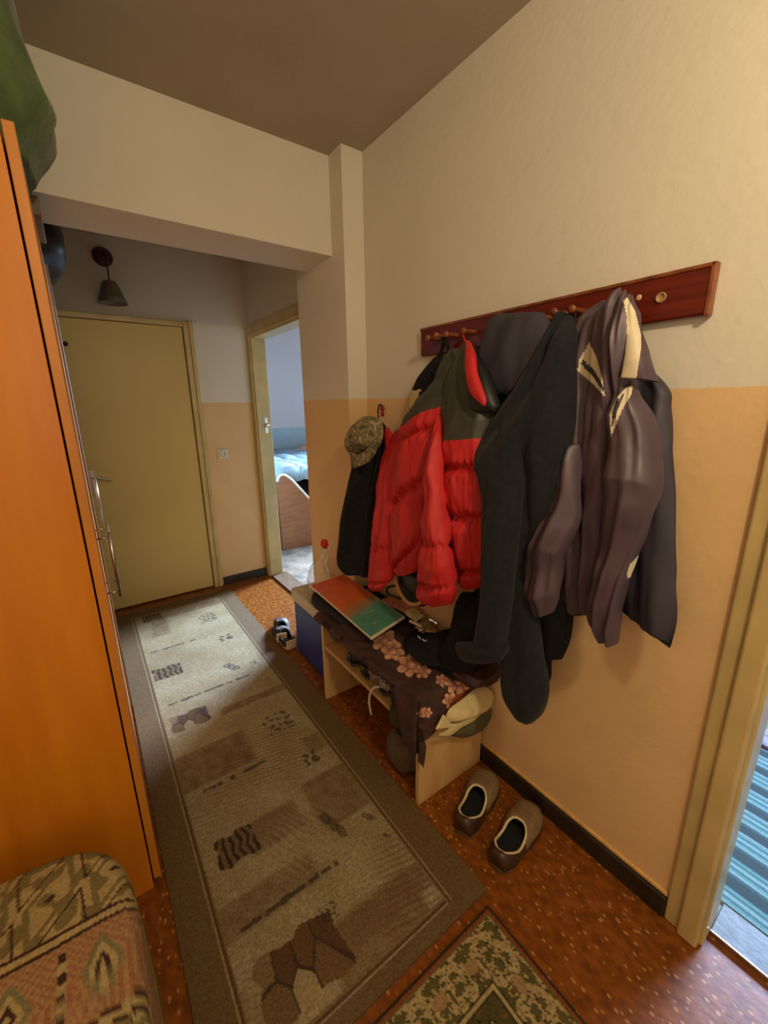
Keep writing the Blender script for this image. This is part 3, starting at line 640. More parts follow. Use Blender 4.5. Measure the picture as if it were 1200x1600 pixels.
cloth('sleeve', [(685, 645, 692, 650, .985, .98, .02), (680, 675, 690, 685, .95, .94, .035), (671, 720, 687, 730, .93, .92, .045), (667, 775, 690, 785, .91, .90, .05), (664, 825, 695, 835, .90, .89, .055), (659, 885, 703, 888, .90, .89, .055), (655, 925, 707, 928, .92, .9, .055), (663, 943, 704, 945, .93, .91, .035)], [M_red], pf, seams=((.62, .0), (.80, .01)), seamd=.55, seamw=.015, seed=33, folds=((3, .003, 1, 3),), **K)
cloth('front_panel', [(714, 546, 738, 543, 1.06, 1.05, .02), (706, 575, 752, 572, 1.04, 1.01, .045), (697, 620, 760, 620, 1.01, .99, .06), (694, 660, 760, 655, .99, .97, .07), (693, 700, 757, 695, .98, .97, .07), (695, 740, 760, 740, .98, .97, .07), (702, 800, 762, 800, .98, .97, .07), (712, 862, 764, 862, .99, .98, .065), (719, 900, 762, 900, 1.0, .99, .055), (728, 918, 756, 918, 1.0, 1.0, .03)], RG, pf, M=150, N=100, matfn=pfm_d, seams=((.53, .0), (.68, .005), (.85, .01)), seamd=.7, seamw=.014, seed=34, folds=((3, .004, 1, 3), (7, .002, 1, 3)), **K)
cloth('collar', [(705, 548, 742, 538, 1.06, 1.05, .015), (712, 565, 756, 570, 1.03, .99, .03), (718, 600, 766, 600, 1.0, .97, .04), (722, 635, 773, 630, .98, .96, .04), (724, 653, 772, 642, .98, .96, .02)], [mat('black_quilt_lining', (22, 24, 28), .5, .1), M_green], pf, seed=35, matfn=lambda p, c: 1 if p[0] < 727+(p[1]-540)*.06 and p[1] < 640 else 0, M=80, folds=((3, .005, 1, 2),))
cloth('collar_lining', [(727, 532, 735, 534, 1.04, 1.035, .006), (727, 550, 742, 550, .985, .98, .014), (728, 580, 743, 578, .955, .945, .018), (732, 604, 750, 600, .94, .93, .018), (738, 617, 758, 622, .93, .925, .016), (752, 629, 758, 634, .93, .925, .006)], [M_red], pf, seed=36, M=60, N=48, wr=.002)
obj('hanging_loop', tube([at(727, 534, x=1.06), at(724, 525, x=1.07), at(722, 521, x=1.08)], .003, 6, 10), M_red, pf, smooth=True)

# black shoulder bag on the first pegs, behind the puffer
sb = thing('shoulder_bag', 'black shoulder bag strap and top showing behind the puffer shoulder', 'bag', (1.09, 1.35, 1.3))
cloth('bag_body', [(676, 560, 692, 552, 1.11, 1.10, .01), (660, 580, 690, 575, 1.11, 1.09, .018), (648, 600, 690, 600, 1.11, 1.09, .02), (640, 625, 690, 625, 1.11, 1.09, .02), (640, 660, 690, 660, 1.11, 1.09, .02)], [M_black2, mat('cream_patch', (214, 190, 130), .7, .05)], sb, seed=41, M=60, matfn=lambda p, c: 1 if inpoly(p, [(641, 611), (658, 608), (652, 622), (640, 642), (638, 630)]) else 0)
obj('strap', tube([at(694, 528, x=1.075), at(691, 545, x=1.09), at(684, 562, x=1.10), at(676, 580, x=1.10)], lambda t: .007, 8, 16), M_black2, sb, smooth=True)
obj('strap', tube([at(694, 528, x=1.075), at(699, 540, x=1.09), at(704, 556, x=1.10)], lambda t: .006, 8, 16), M_black2, sb, smooth=True)

# black jacket at the column, hook, camo cap
hk = thing('wall_hook', 'small red and black wall hook above the camouflage cap', 'hook', (1.13, 1.59, 1.36))
c = at(597, 645, x=1.135)
obj('hook_plate', lathe([(.002, -.008), (.012, -.006), (.013, 0)], (1.139, c.y, c.z+.02), 16, 'x'), mat('red_enamel', (170, 30, 22), .4, .1), hk, smooth=True)
obj('hook_plate', lathe([(.002, -.008), (.011, -.006), (.012, 0)], (1.139, c.y, c.z-.005), 16, 'x'), mat('red_enamel', (170, 30, 22), .4, .1), hk, smooth=True)
obj('hook_arm', tube([(1.135, c.y, c.z+.03), (1.12, c.y, c.z+.035), (1.112, c.y, c.z+.0), (1.112, c.y, c.z-.03), (1.09, c.y, c.z-.045), (1.072, c.y, c.z-.03)], .004, 8, 22), M_black, hk, smooth=True)
bj = thing('black_jacket', 'black jacket with red collar lining hanging under the camouflage cap', 'jacket', (1.05, 1.6, .7))
cloth('jacket_body', [(585, 662, 602, 664, 1.06, 1.07, .015), (568, 680, 607, 678, 1.0, 1.05, .035), (552, 715, 607, 712, .98, 1.04, .045), (541, 755, 602, 755, .97, 1.03, .05), (532, 800, 595, 800, .97, 1.03, .05), (526, 845, 590, 845, .97, 1.03, .05), (524, 880, 590, 880, .97, 1.03, .045), (535, 896, 586, 902, .97, 1.03, .03)], [M_black2], bj, folds=((4, .020, .6, 1.2), (8, .006, 1, 2)), seed=51, M=110)
cloth('collar_lining', [(601, 668, 607, 668, 1.03, 1.03, .008), (601, 684, 615, 682, 1.01, 1.02, .018), (603, 702, 620, 700, 1.0, 1.01, .02), (606, 720, 618, 722, 1.0, 1.01, .012)], [M_red], bj, seed=52, M=40, N=40)
cap = thing('camouflage_cap', 'faded camouflage cap hanging on the wall hook over the black jacket', 'cap', (.97, 1.6, 1.25))
def camo_mat():
    m = bpy.data.materials.new('camouflage_cotton'); m.use_nodes = True; nt = m.node_tree; L = nt.links; b = nt.nodes['Principled BSDF']
    tc = nt.nodes.new('ShaderNodeTexCoord'); n = nt.nodes.new('ShaderNodeTexNoise'); n.inputs['Scale'].default_value = 30; n.inputs['Detail'].default_value = 1.5; L.new(tc.outputs['Object'], n.inputs['Vector'])
    r = nt.nodes.new('ShaderNodeValToRGB'); r.color_ramp.interpolation = 'CONSTANT'; e = r.color_ramp.elements
    e[0].position = 0; e[0].color = lin((84, 78, 56)); e[1].position = .42; e[1].color = lin((132, 120, 86))
    for p, c in ((.52, (104, 94, 66)), (.6, (158, 146, 112))): x = e.new(p); x.color = lin(c)
    L.new(n.outputs[0], r.inputs[0]); L.new(r.outputs[0], b.inputs['Base Color']); b.inputs['Roughness'].default_value = .9
    return m
M_camo = camo_mat()
def cap_geo(cP, ax, upv, R, H):
    """crown dome: base centre cP, ax forward (to the brim), upv crown axis"""
    ax = Vector(ax).normalized(); upv = Vector(upv).normalized(); sd_ = ax.cross(upv)
    Rg = []
    for i in range(15):
        th = PI/2*i/14; r = math.cos(th)**.8; h = math.sin(th)
        Rg.append([Vector(cP)+ax*R*1.12*r*math.cos(a)+sd_*R*.95*r*math.sin(a)+upv*H*h*(1+.06*N3(math.cos(a)*2, math.sin(a)*2, h*2)) for a in [2*PI*k/36 for k in range(36)]])
    crown = rings(Rg)
    G = []
    for i in range(9):
        row = []
        for j in range(21):
            a = (-1+2*j/20)*1.15; t = i/8
            r0 = Vector(cP)+ax*R*1.1*math.cos(a)+sd_*R*.95*math.sin(a)
            ext = .062*math.cos(a*.98)**.6 if abs(a*.98) < PI/2 else 0
            row.append(r0+ax*ext*t*1.15+upv*(-.012*t-.02*(math.sin(a))**2*t))
        G.append(row)
    return crown, grid(G), sd_
def xlens(outline, n, bulge, th, ax='x', v0=0, pw=2.2, noise_=0, tilt=0):
    """closed curved plate over a pixel outline standing in a vertical plane, bulging towards the hall"""
    cx = sum(p[0] for p in outline)/len(outline); cy = sum(p[1] for p in outline)/len(outline)
    pts = crom(outline+[outline[0]], 64)[:-1]; d = Vector((1, 0, 0)) if ax == 'x' else Vector((0, 1, 0))
    R = []
    for i in range(n+1):
        t = 1-i/n; ring = []
        for p in pts:
            px, py = cx+(p[0]-cx)*t, cy+(p[1]-cy)*t
            q = at(px, py, **{ax: v0+tilt*(py-cy)}); k = bulge*(1-t**pw)
            ring.append(q-d*(k+noise_*N3(q.x*30, q.y*30, q.z*30)*(1-t)*3))
        R.append(ring)
    B = [[q+d*th for q in r] for r in R]
    return rings(list(reversed(B))+R, False)
obj('crown', xlens([(568, 650), (583, 651), (596, 660), (598, 680), (592, 697), (575, 706), (556, 710), (545, 707), (543, 693), (550, 675), (558, 660)], 16, .075, .004, v0=.96, noise_=.004, tilt=-.0002), M_camo, cap, smooth=True)
obj('brim', xlens([(545, 703), (556, 709), (572, 704), (584, 692), (589, 697), (585, 710), (575, 722), (560, 729), (551, 731), (548, 720)], 8, .012, .004, v0=.925, noise_=.001, tilt=-.0004), M_camo, cap, smooth=True)

# ------------------------------------------------------------------ bench and its load
bn = thing('shoe_bench', 'low beech laminate shoe bench against the orange wall under the coats', 'bench', (.96, 1.26, 0))
BX0, BX1, BY0, BY1, BH = .788, 1.118, .905, 1.625, .43
obj('side_panel', box((BX0, BY0, 0, BX1, BY0+.018, BH-.018)), M_beech, bn, bevel=.0015)
obj('side_panel', box((BX0, BY1-.018, 0, BX1, BY1, BH-.018)), M_beech, bn, bevel=.0015)
obj('shelf', box((BX0+.004, BY0+.019, .285, BX1, BY1-.019, .303)), M_beech, bn, bevel=.0015)
obj('seat_board', box((BX0, BY0-.003, BH-.018, BX1, BY1+.003, BH)), M_beech, bn, bevel=.0015)

# floral cloth
FLW = [(508, 0)]
flowers = [(600, 1003, 21, .3), (614, 1020, 17, 1.2), (641, 1042, 21, .6), (660, 1052, 13, 2.1), (712, 1068, 19, .2), (690, 1066, 10, 1.7), (702, 1094, 13, .9), (664, 1112, 9, .1), (588, 992, 11, 1.)]
PET = []
for (fx, fy, r_, a0) in flowers:
    for k in range(6):
        a = a0+k*PI/3; PET.append((fx+r_*.55*math.cos(a), fy+r_*.48*math.sin(a), r_*.52, r_*.36, a))
    PET.append((fx, fy, r_*.34, r_*.3, a0))
def cloth_col(P):
    px, py = pix(P)
    c = mixc(lin((50, 32, 28)), lin((76, 48, 44)), .5+.5*N3(P[0]*18, P[1]*18, P[2]*18))
    for (fx, fy, ra, rb, a) in PET:
        dx, dy = px-fx, py-fy
        if abs(dx) > ra or abs(dy) > ra: continue
        u = (dx*math.cos(a)+dy*math.sin(a))/ra; v = (-dx*math.sin(a)+dy*math.cos(a))/rb; d = u*u+v*v
        if d < 1: c = mixc(lin((224, 170, 134)), lin((158, 100, 80)), min(1, max(0, .45-.6*u+.25*abs(v)))) if d < .8 else lin((96, 56, 46))
    return c
def fc(i, j, n=190, m=240):
    q = -.13 + (.13+BY1-BY0+.012)*j/m; s = i/n*(.33+.20)
    yy = BY0+q
    top = .325; e = max(0, s-top); h = max(0, -q)
    nz = .012*N3(s*9, yy*9, 0)+.007*N3(s*22, yy*22, 3)
    front = .014+.012*N3(yy*9, 0, 2)+.19*(1-sstep(.92, 1.03, yy))           # how far the front edge hangs
    near = .035+.10*sstep(.16, .32, s)+.02*N3(s*12, 0, 5)                    # how far the near end hangs
    fz = e/.205*front if e > 0 else 0; nq = h/.13*near if h > 0 else 0
    x = 1.11-min(s, top)-.016*min(1, e*14)-.006*math.sin(yy*40+2*N3(yy*6, 0, 0))*min(1, e*8)
    y = max(yy, BY0-.003)-.020*min(1, h*16)-.005*math.sin(s*30)*min(1, h*10)
    c = max(fz, nq)+.35*min(fz, nq)
    if h > 0 and e > 0: x += .012; 
    return Vector((x, y, BH+.020+nz*(1 if c < .01 else .3)+.006*math.sin(yy*26+s*9)-c))
PG = [[fc(i, j) for j in range(241)] for i in range(191)]
g = grid(PG)
o = obj('floral_blanket', g, mat('floral_fleece', (200, 200, 200), .9, .15, 60, .4, 200, attr='pat'), smooth=True, cols=[cloth_col(p) for p in g[0]])
o.modifiers.new('s', 'SOLIDIFY').thickness = .009; o.modifiers['s'].offset = 1
tag(o, 'dark brown blanket with peach flowers draped over the shoe bench', 'blanket')

# dark bundle and board at the far end
o = obj('dark_bundle', blob((.975, 1.64, .455), (.165, .24, .038), 6, 48, 24, .10, 3, .437, e=.7), mat('dark_print_cloth', (36, 28, 34), .85, .3, 30, .3, 120, col2=(20, 18, 24)), smooth=True)
tag(o, 'dark folded cloth under the red and teal board', 'garment')
c4 = [at(483, 915, z=.505), at(537, 897, z=.53), at(633, 965, z=.53), at(580, 999, z=.505)]
def board_col(u, v):
    # v runs from the red far end to the teal near end
    t = sstep(.52, .72, v+.10*(u-.5)+.05*N3(u*4, v*4, 0)); c = mixc(mixc(lin((204, 74, 48)), lin((210, 106, 50)), v*1.6), lin((84, 146, 126)), t)
    c = mixc(c, lin((170, 120, 70)), .6*math.exp(-((v-.6)/.07)**2))
    if u < .02 or v > .985 or v < .008 or u > .985: c = lin((228, 214, 180))
    if abs(v-.74-.12*(u-.55)) < .0025 and .3 < u < .62: c = lin((190, 205, 180))
    if abs(v-.86-.1*(u-.2)) < .0025 and .3 < u < .45: c = lin((220, 225, 205))
    return c
G, cols = [], []
for i in range(61):
    r = []
    for j in range(141):
        u, v = i/60, j/140; p = c4[0]*(1-u)*(1-v)+c4[1]*u*(1-v)+c4[2]*u*v+c4[3]*(1-u)*v
        r.append(p); cols.append(board_col(u, v))
    G.append(r)
o = obj('picture_board', grid(G), mat('printed_board', (200, 200, 200), .38, .06, 30, attr='pat'), cols=cols); s_ = o.modifiers.new('s', 'SOLIDIFY'); s_.thickness = .006; s_.offset = 0
tag(o, 'thin board fading from red orange to teal lying on the bench', 'board')

# papers, keys, leaflet
def sheet(cs, name, m, n=14, bow=.006, seed=0, th=.0015):
    G = [[cs[0]*(1-u)*(1-v)+cs[1]*u*(1-v)+cs[2]*u*v+cs[3]*(1-u)*v+Vector((0, 0, bow*N3(u*2+seed, v*2, 0)+bow*math.sin(u*PI))) for v in [j/n for j in range(n+1)]] for u in [i/n for i in range(n+1)]]
    o = obj(name, grid(G), m, smooth=True); o.modifiers.new('s', 'SOLIDIFY').thickness = th; return o
zz = .49
tag(sheet([at(592, 938, z=zz+.02), at(640, 928, z=zz+.02), at(690, 950, z=zz+.02), at(640, 962, z=zz+.02)], 'leaflet', mat('pink_print', (196, 96, 72), .5, .3, 40, col2=(214, 170, 140))), 'pink and cream printed leaflet beside the board under the red jacket', 'leaflet')
tag(sheet([at(632, 958, z=zz+.025), at(645, 948, z=zz+.03), at(664, 962, z=zz+.025), at(650, 973, z=zz+.02)], 'card', mat('cream_card', (232, 216, 160), .5, .1, 30), th=.004), 'small cream card lying at the corner of the teal board', 'card')
tag(sheet([at(648, 980, z=zz+.02), at(668, 966, z=zz+.02), at(690, 992, z=zz+.015), at(662, 988, z=zz+.01)], 'paper_sheet', mat('tan_paper', (170, 144, 90), .6, .1)), 'tan paper scrap under the keys on the bench', 'paper')
ky = thing('key_bunch', 'bunch of keys with pale tags on the bench beside the card', 'keys', at(665, 975, z=zz+.02))
kc = at(668, 973, z=zz+.03)
obj('key_ring', tube([(kc.x+.014*math.cos(a), kc.y+.014*math.sin(a), kc.z+.004) for a in [2*PI*k/16 for k in range(17)]], .0015, 6), M_chrome, ky, smooth=True)
for (a0, b0, a1, b1, m_) in ((640, 970, 660, 979, M_white), (655, 985, 665, 984, M_white), (672, 968, 684, 975, M_chrome), (668, 980, 660, 988, M_chrome)):
    p, q = at(a0, b0, z=zz+.03), at(a1, b1, z=zz+.028); obj('key_tag', tube([p, (p+q)/2, q], .006, 6, 5), m_, ky)

# tan trimmed handbag
hb = thing('handbag', 'black handbag with a curved tan rim on the bench below the puffer', 'bag', at(640, 930, z=.5))
hp = [at(617, 893, x=1.0), at(622, 918, x=.98), at(636, 940, x=.97), at(652, 944, x=.97), at(668, 934, x=.98)]
obj('rim', tube(hp, .008, 10, 30), mat('tan_leather', (190, 146, 92), .5, .1), hb, smooth=True)
cc = at(645, 915, x=1.03)
obj('bag_body', blob((cc.x+.02, cc.y, cc.z), (.05, .10, .085), 8, 30, 18, .06, 2, e=.8), M_black, hb, smooth=True)
obj('handle', tube([at(620, 915, x=1.0), at(606, 918, x=1.0), at(606, 928, x=.99), at(626, 936, x=.98)], .005, 8, 20), M_black, hb, smooth=True)

# black cap with white logo
bcap = thing('baseball_cap', 'black cap with a white scribble emblem on the bench', 'cap', at(680, 1010, z=.48))
pc = at(688, 1020, z=.50)
def lens(outline, n, bulge, th, zf, pw=2.2):
    """closed curved plate over a pixel outline at heights zf(px,py)"""
    cx = sum(p[0] for p in outline)/len(outline); cy = sum(p[1] for p in outline)/len(outline)
    pts = crom(outline+[outline[0]], 48)[:-1]
    R = []
    for i in range(n+1):
        t = 1-i/n; R.append([at(cx+(p[0]-cx)*t, cy+(p[1]-cy)*t, z=zf(cx+(p[0]-cx)*t, cy+(p[1]-cy)*t)) + Vector((0, 0, bulge*(1-t**pw))) for p in pts])
    B = [[q-Vector((0, 0, th)) for q in r] for r in R]
    return rings(list(reversed(B))+R, False)
obj('crown', lens([(660, 1000), (680, 990), (705, 985), (728, 1000), (735, 1030), (728, 1055), (712, 1062), (690, 1050), (670, 1035), (655, 1020)], 12, .075, .004, lambda x, y: .468), M_black2, bcap, smooth=True)
obj('brim', lens([(632, 998), (645, 986), (662, 990), (690, 1008), (700, 1030), (684, 1040), (660, 1036), (642, 1022), (632, 1010)], 8, .012, .005, lambda x, y: .475+.0004*(x-632)), M_black2, bcap, smooth=True)
def zcap(x, y): return .53
strokes = [[(653, 994), (657, 998)], [(660, 999), (664, 1002)], [(666, 1000), (671, 1006), (667, 1004)], [(670, 1002), (675, 1009), (676, 1003)], [(675, 1004), (679, 1010)], [(672, 1011), (677, 1013), (682, 1009)]]
obj('emblem', join(*[tube([at(a, b, z=.503) for a, b in st], .0024, 6) for st in strokes]), mat('white_thread', (235, 232, 225), .6, .02), bcap, label='white scribble emblem on the peak')

# cream cap with olive peak at the near end
M_ccap = mat('cream_cotton', (222, 204, 150), .8, .08, 20, .15, 150); M_olv = mat('olive_cotton', (92, 88, 58), .85, .12, 30)
ccap = thing('cream_cap', 'cream cap with an olive underside on the near end of the bench', 'cap', at(725, 1120, z=.45))
def lens(outline, n, bulge, th, zf):
    """closed curved plate over a pixel outline at heights zf(px,py)"""
    cx = sum(p[0] for p in outline)/len(outline); cy = sum(p[1] for p in outline)/len(outline)
    pts = crom(outline+[outline[0]], 48)[:-1]
    R = []
    for i in range(n+1):
        t = 1-i/n; R.append([at(cx+(p[0]-cx)*t, cy+(p[1]-cy)*t, z=zf(cx+(p[0]-cx)*t, cy+(p[1]-cy)*t)) + Vector((0, 0, bulge*(1-t**2.2))) for p in pts])
    B = [[q-Vector((0, 0, th)) for q in r] for r in R]
    return rings(list(reversed(B))+R, False)
obj('crown', xlens([(697, 1122), (703, 1108), (724, 1092), (740, 1078), (757, 1073), (770, 1082), (771, 1097), (760, 1110), (735, 1121), (712, 1128), (700, 1128)], 14, .035, .004, 'y', .862, noise_=.002, tilt=-.0003), M_ccap, ccap, smooth=True)
obj('peak', xlens([(681, 1140), (688, 1127), (694, 1117), (700, 1127), (708, 1131), (730, 1126), (752, 1113), (742, 1126), (722, 1137), (706, 1149), (694, 1151), (686, 1149), (698, 1143), (700, 1135), (690, 1137)], 6, .006, .004, 'y', .842), M_ccap, ccap, smooth=True)
obj('olive_lining', xlens([(700, 1148), (722, 1136), (742, 1122), (764, 1106), (768, 1116), (760, 1135), (742, 1148), (725, 1153), (710, 1151)], 8, .012, .01, 'y', .865), M_olv, ccap, smooth=True, label='olive green underside')
o = obj('brown_cushion', blob(tuple(at(742, 1045, z=.475)), (.09, .085, .035), 12, 36, 20, .15, 3, .455, e=.8), mat('brown_satin', (72, 44, 40), .5, .2, 20), smooth=True)
tag(o, 'dark brown folded fabric under the black coat cuff on the bench', 'garment')
o = obj('red_folder', box((.84, .884, .360, 1.04, .888, .41)), mat('red_card', (176, 84, 52), .6, .1), bevel=.001)
tag(o, 'reddish card hanging under the cream cap against the bench end panel', 'card')

# ------------------------------------------------------------------ shelf load and below
def trainer(label, upper, sole, lining, L_=.27, tip=None, accent=None, group=None, heel=None):
    """low shoe, toe to +y, origin at heel-ground centre"""
    t = thing('shoe', label, 'shoe', (0, 0, 0), group)
    def outline(v):   # half widths left/right and centre offset along the length
        w = crom([(.022, 0), (.036, 0), (.038, .002), (.039, .003), (.045, .004), (.049, .004), (.048, .003), (.042, 0), (.022, -.002)], 61)
        return w[min(60, int(round(v*60)))]
    def ring_at(v, z, sh=1., nn=1): pass
    # sole
    R = []
    for z, k in ((0, .93), (.004, .98), (.018, 1.03), (.024, 1.0)):
        pts = []
        for i in range(31): v = .5-.5*math.cos(PI*i/30); w_, o_ = outline(v); pts.append((o_+w_*k*(1 if 0 < i < 30 else .3), v*L_*1.0+(k-1)*.03*(2*v-1), z+.006*max(0, v-.75)*4*(1 if z < .01 else .5)))
        for i in range(30, -1, -1): v = .5-.5*math.cos(PI*i/30); w_, o_ = outline(v); pts.append((o_-w_*k*(1 if 0 < i < 30 else .3), v*L_*1.0+(k-1)*.03*(2*v-1), z+.006*max(0, v-.75)*4*(1 if z < .01 else .5)))
        R.append(pts)
    obj('sole', rings(R), sole, t, smooth=True)
    # upper: arcs over the foot, open collar between v .05 and .5
    hprof = crom([(.062, .012), (.072, .012), (.066, .016), (.062, .024), (.078, .03), (.074, .0), (.064, 0), (.054, 0), (.030, 0)], 61)
    G = []
    for i in range(41):
        v = i/40; w_, o_ = outline(v); top = hprof[min(60, int(round(v*60)))][0]
        if v > .9: top = .030+(top-.030)*.7
        row = []
        op = math.sin(PI*(v-.045)/.47)**.55 if .045 < v < .515 else 0.   # opening
        for j in range(25):
            a = PI*j/24                      # from +x side over to -x side
            ga = a
            if op > 0:
                lim = PI/2-.66*op*PI/2
                ga = a/(PI/2)*lim if a <= PI/2 else PI-(PI-a)/(PI/2)*lim
            cx_, cz = math.cos(ga), math.sin(ga)
            row.append((o_+(w_*.98)*math.copysign(abs(cx_)**.75, cx_), v*L_*.985+.003, .02+(top-.02)*abs(cz)**.75))
        G.append(row)
    n_, m_ = 41, 25; V = [p for r in G for p in r]; Fc = []; sl = []
    for i in range(n_-1):
        for j in range(m_-1):
            v = (i+.5)/40
            if j in (11, 12) and .045 < v < .515: continue
            Fc.append((i*m_+j, i*m_+j+1, (i+1)*m_+j+1, (i+1)*m_+j))
            u = abs(j-11.5)/12
            if v < .38 and heel: s = 1
            elif v > .8 and not heel: s = 1
            elif v < .12: s = 0
            elif accent and not heel and .56 < v < .74 and u < .33: s = 2
            elif u > .8 and v > .3: s = 1
            else: s = 0
            sl.append(s)
    V.append((0, .003, .02)); Fc.append(tuple(list(range(m_-1, -1, -1)))); sl.append(1 if heel else 0)
    up_ = obj('upper', (V, Fc), [upper, tip or upper, accent or upper], t, smooth=True, slots=sl)
    sm = up_.modifiers.new('s', 'SOLIDIFY'); sm.thickness = .005; sm.offset = -1
    # insole and collar rim
    obj('insole', [[(x, y, .030) for x, y, z in R[1]], [tuple(range(len(R[1])))]], lining, t)
    c1 = [V[i*m_+11] for i in range(2, 22)]; c2 = [V[i*m_+13] for i in range(21, 1, -1)]
    obj('collar', tube([Vector(p) for p in c1+c2+c1[:1]], .0042, 8), accent or upper, t, smooth=True)
    if accent and not heel:
        for k in range(4):
            v = .60+.05*k; i = int(v*40); a_, b_ = V[i*m_+8], V[i*m_+16]; md = V[i*m_+12]
            obj('lace', tube([Vector(a_)+Vector((0, 0, .003)), Vector(md)+Vector((0, 0, .006)), Vector(b_)+Vector((0, 0, .003))], .0022, 6, 8), accent, t, smooth=True)
    return t
def put(t, px, py, ang, z=0, s=1):
    p = at(px, py, z=z); t.location = (p.x, p.y, z+.001); t.rotation_euler = (0, 0, ang); t.scale = (s, s, s)
def dup(root, label):
    r = root.copy(); C.objects.link(r); r['label'] = label
    for ch in [o for o in bpy.data.objects if o.parent == root]:
        c = ch.copy(); C.objects.link(c); c.parent = r
    return r
M_sb = mat('brown_leather', (76, 52, 36), .35, .2, 20); M_sg = mat('beige_suede', (134, 110, 76), .75, .15, 40, .2, 200); M_sol = mat('grey_brown_sole', (104, 84, 62), .6, .1); M_ins = mat('black_insole', (14, 16, 22), .8, .1)
M_rim = mat('cream_collar', (216, 200, 160), .6, .05)
s1 = trainer('', M_sg, M_sol, M_ins, .255, M_sb, M_rim, 'brown shoes by the bench', True)
s1['label'] = 'brown and beige shoe standing nearer the bench panel'
# near pair: the open collar faces the camera, toe away to the wall side
def shoe_between(t, heel, toe, z=0):
    a, b = at(*heel, z=z), at(*toe, z=z); d = b-a
    t.location = (a.x, a.y, z+.001); t.rotation_euler = (0, 0, math.atan2(d.y, d.x)-PI/2)
    k = d.length/.255; t.scale = (min(1.1, max(.8, k)),)*3
shoe_between(s1, (722, 1308), (765, 1216))
s2 = dup(s1, 'brown and beige shoe standing farther from the bench, nearer the camera')
shoe_between(s2, (776, 1362), (833, 1268))

M_bk = mat('black_mesh', (18, 17, 20), .6, .1); M_wh = mat('dirty_white_rubber', (205, 188, 150), .6, .08)
t1 = trainer('black and white sneaker by the cooler, nearer the runner rug', M_bk, M_wh, M_ins, .26, M_bk, mat('grey_trim', (120, 120, 120), .5), 'black sneakers beside the cooler')
for ch in [o for o in bpy.data.objects if o.parent == t1 and o.name.startswith('upper')]: pass
obj('heel_patch', box((-.034, -.008, .008, .034, .004, .068)), M_wh, t1, bevel=.006, seg=3, label='off-white heel counter')
a = at(441, 1004, z=0); t1.location = (a.x, a.y, .001); t1.rotation_euler = (0, 0, -.35); t1.scale = (.95,)*3
t2 = dup(t1, 'black and white sneaker touching the blue cooler')
a = at(456, 1015, z=0); t2.location = (a.x, a.y, .001); t2.rotation_euler = (0, 0, -.02); t2.scale = (.95,)*3

# cooler box
co = thing('cooler_box', 'blue cool box with a white lid behind the shoe bench', 'cooler', (.98, 1.86, 0))
cx0, cx1, cy0, cy1 = .852, 1.015, 1.66, 2.10
obj('box_body', box((cx0, cy0, 0, cx1, cy1, .335)), mat('blue_plastic', (38, 52, 132), .45, .08), co, bevel=.015, seg=4)
obj('lid', box((cx0-.008, cy0-.008, .335, cx1+.004, cy1+.008, .40), (cx0+.02, cy0+.03, .40, cx1-.02, cy1-.03, .408)), mat('off_white_plastic', (196, 184, 150), .5, .05), co, bevel=.012, seg=4)

# clear plastic bag knotted with red
pb = thing('plastic_bag', 'clear plastic bag with a red knotted top behind the board', 'bag', tuple(at(505, 900, y=1.85)))
k = at(507, 851, y=1.86); b0 = at(505, 900, y=1.86)
m = mat('clear_polythene', (235, 228, 205), .15, .1, 30, .6, 40, alpha=.35, trans=.0)
R = []
for z, r in ((.41, .03), (.43, .062), (.50, .066), (b0.z+.03, .05), (k.z-.045, .018), (k.z-.015, .008)):
    R.append([((.945 if z < .6 else k.x)+r*math.cos(a)*(1+.25*N3(math.cos(a)*3, math.sin(a)*3, z*20)), 1.93-(.07 if z > .6 else 0)+r*math.sin(a)*(1+.25*N3(math.cos(a)*3, math.sin(a)*3, z*20+5)), z) for a in [2*PI*i/40 for i in range(40)]])
obj('bag_body', rings(R), m, pb, smooth=True)
obj('red_tie', blob((k.x, 1.86, k.z+.005), (.018, .018, .022), 2, 20, 14, .6, 4), M_red, pb, smooth=True)
obj('white_twist', tube([at(507, 859, y=1.84), at(512, 868, y=1.84), at(508, 882, y=1.84), at(513, 893, y=1.84)], .004, 6, 12), M_white, pb, smooth=True)

# shelf contents
SZ = .304
M_bk3 = mat('black_leather', (16, 16, 18), .4, .1)
sg = 'dark shoes on the bench shelf'
q0 = trainer('black shoe on the bench shelf, leftmost of the row', M_bk3, mat('grey_sole', (110, 100, 90), .6), M_ins, .25, M_bk3, None, sg)
lab = ['black shoe second from the left on the bench shelf', 'black shoe third on the bench shelf next to the grey bundle']
for k, (px, py) in enumerate(((543, 1005), (565, 1030), (592, 1062))):
    q = q0 if k == 0 else dup(q0, lab[k-1])
    p = at(px, py, x=.80); q.location = (.805, p.y, SZ+.001); q.rotation_euler = (0, 0, -PI/2-.05*k); q.scale = (.86, .86, .80)
o = obj('grey_bundle', join(blob(tuple(at(590, 1050, x=.795)), (.03, .035, .03), 5, 30, 18, .5, 3, SZ), blob(tuple(at(606, 1066, x=.795)), (.03, .03, .028), 9, 30, 18, .5, 3, SZ)), mat('grey_plastic_film', (150, 138, 122), .45, .2, 20), smooth=True)
tag(o, 'crumpled grey plastic bundle on the front of the bench shelf', 'bag')
o = obj('white_cable', tube([at(594, 1073, x=.80), at(584, 1075, x=.783), at(578, 1085, x=.778), at(577, 1100, x=.778), at(580, 1116, x=.79)], .0045, 8, 24), M_white, smooth=True)
tag(o, 'white cable loop hanging over the bench shelf edge', 'cable')
o = obj('small_box', box((.81, 1.035, SZ, .87, 1.10, SZ+.06)), mat('navy_card', (34, 34, 60), .5, .1), bevel=.003)
tag(o, 'small dark box on the shelf beside the grey bundle', 'box')
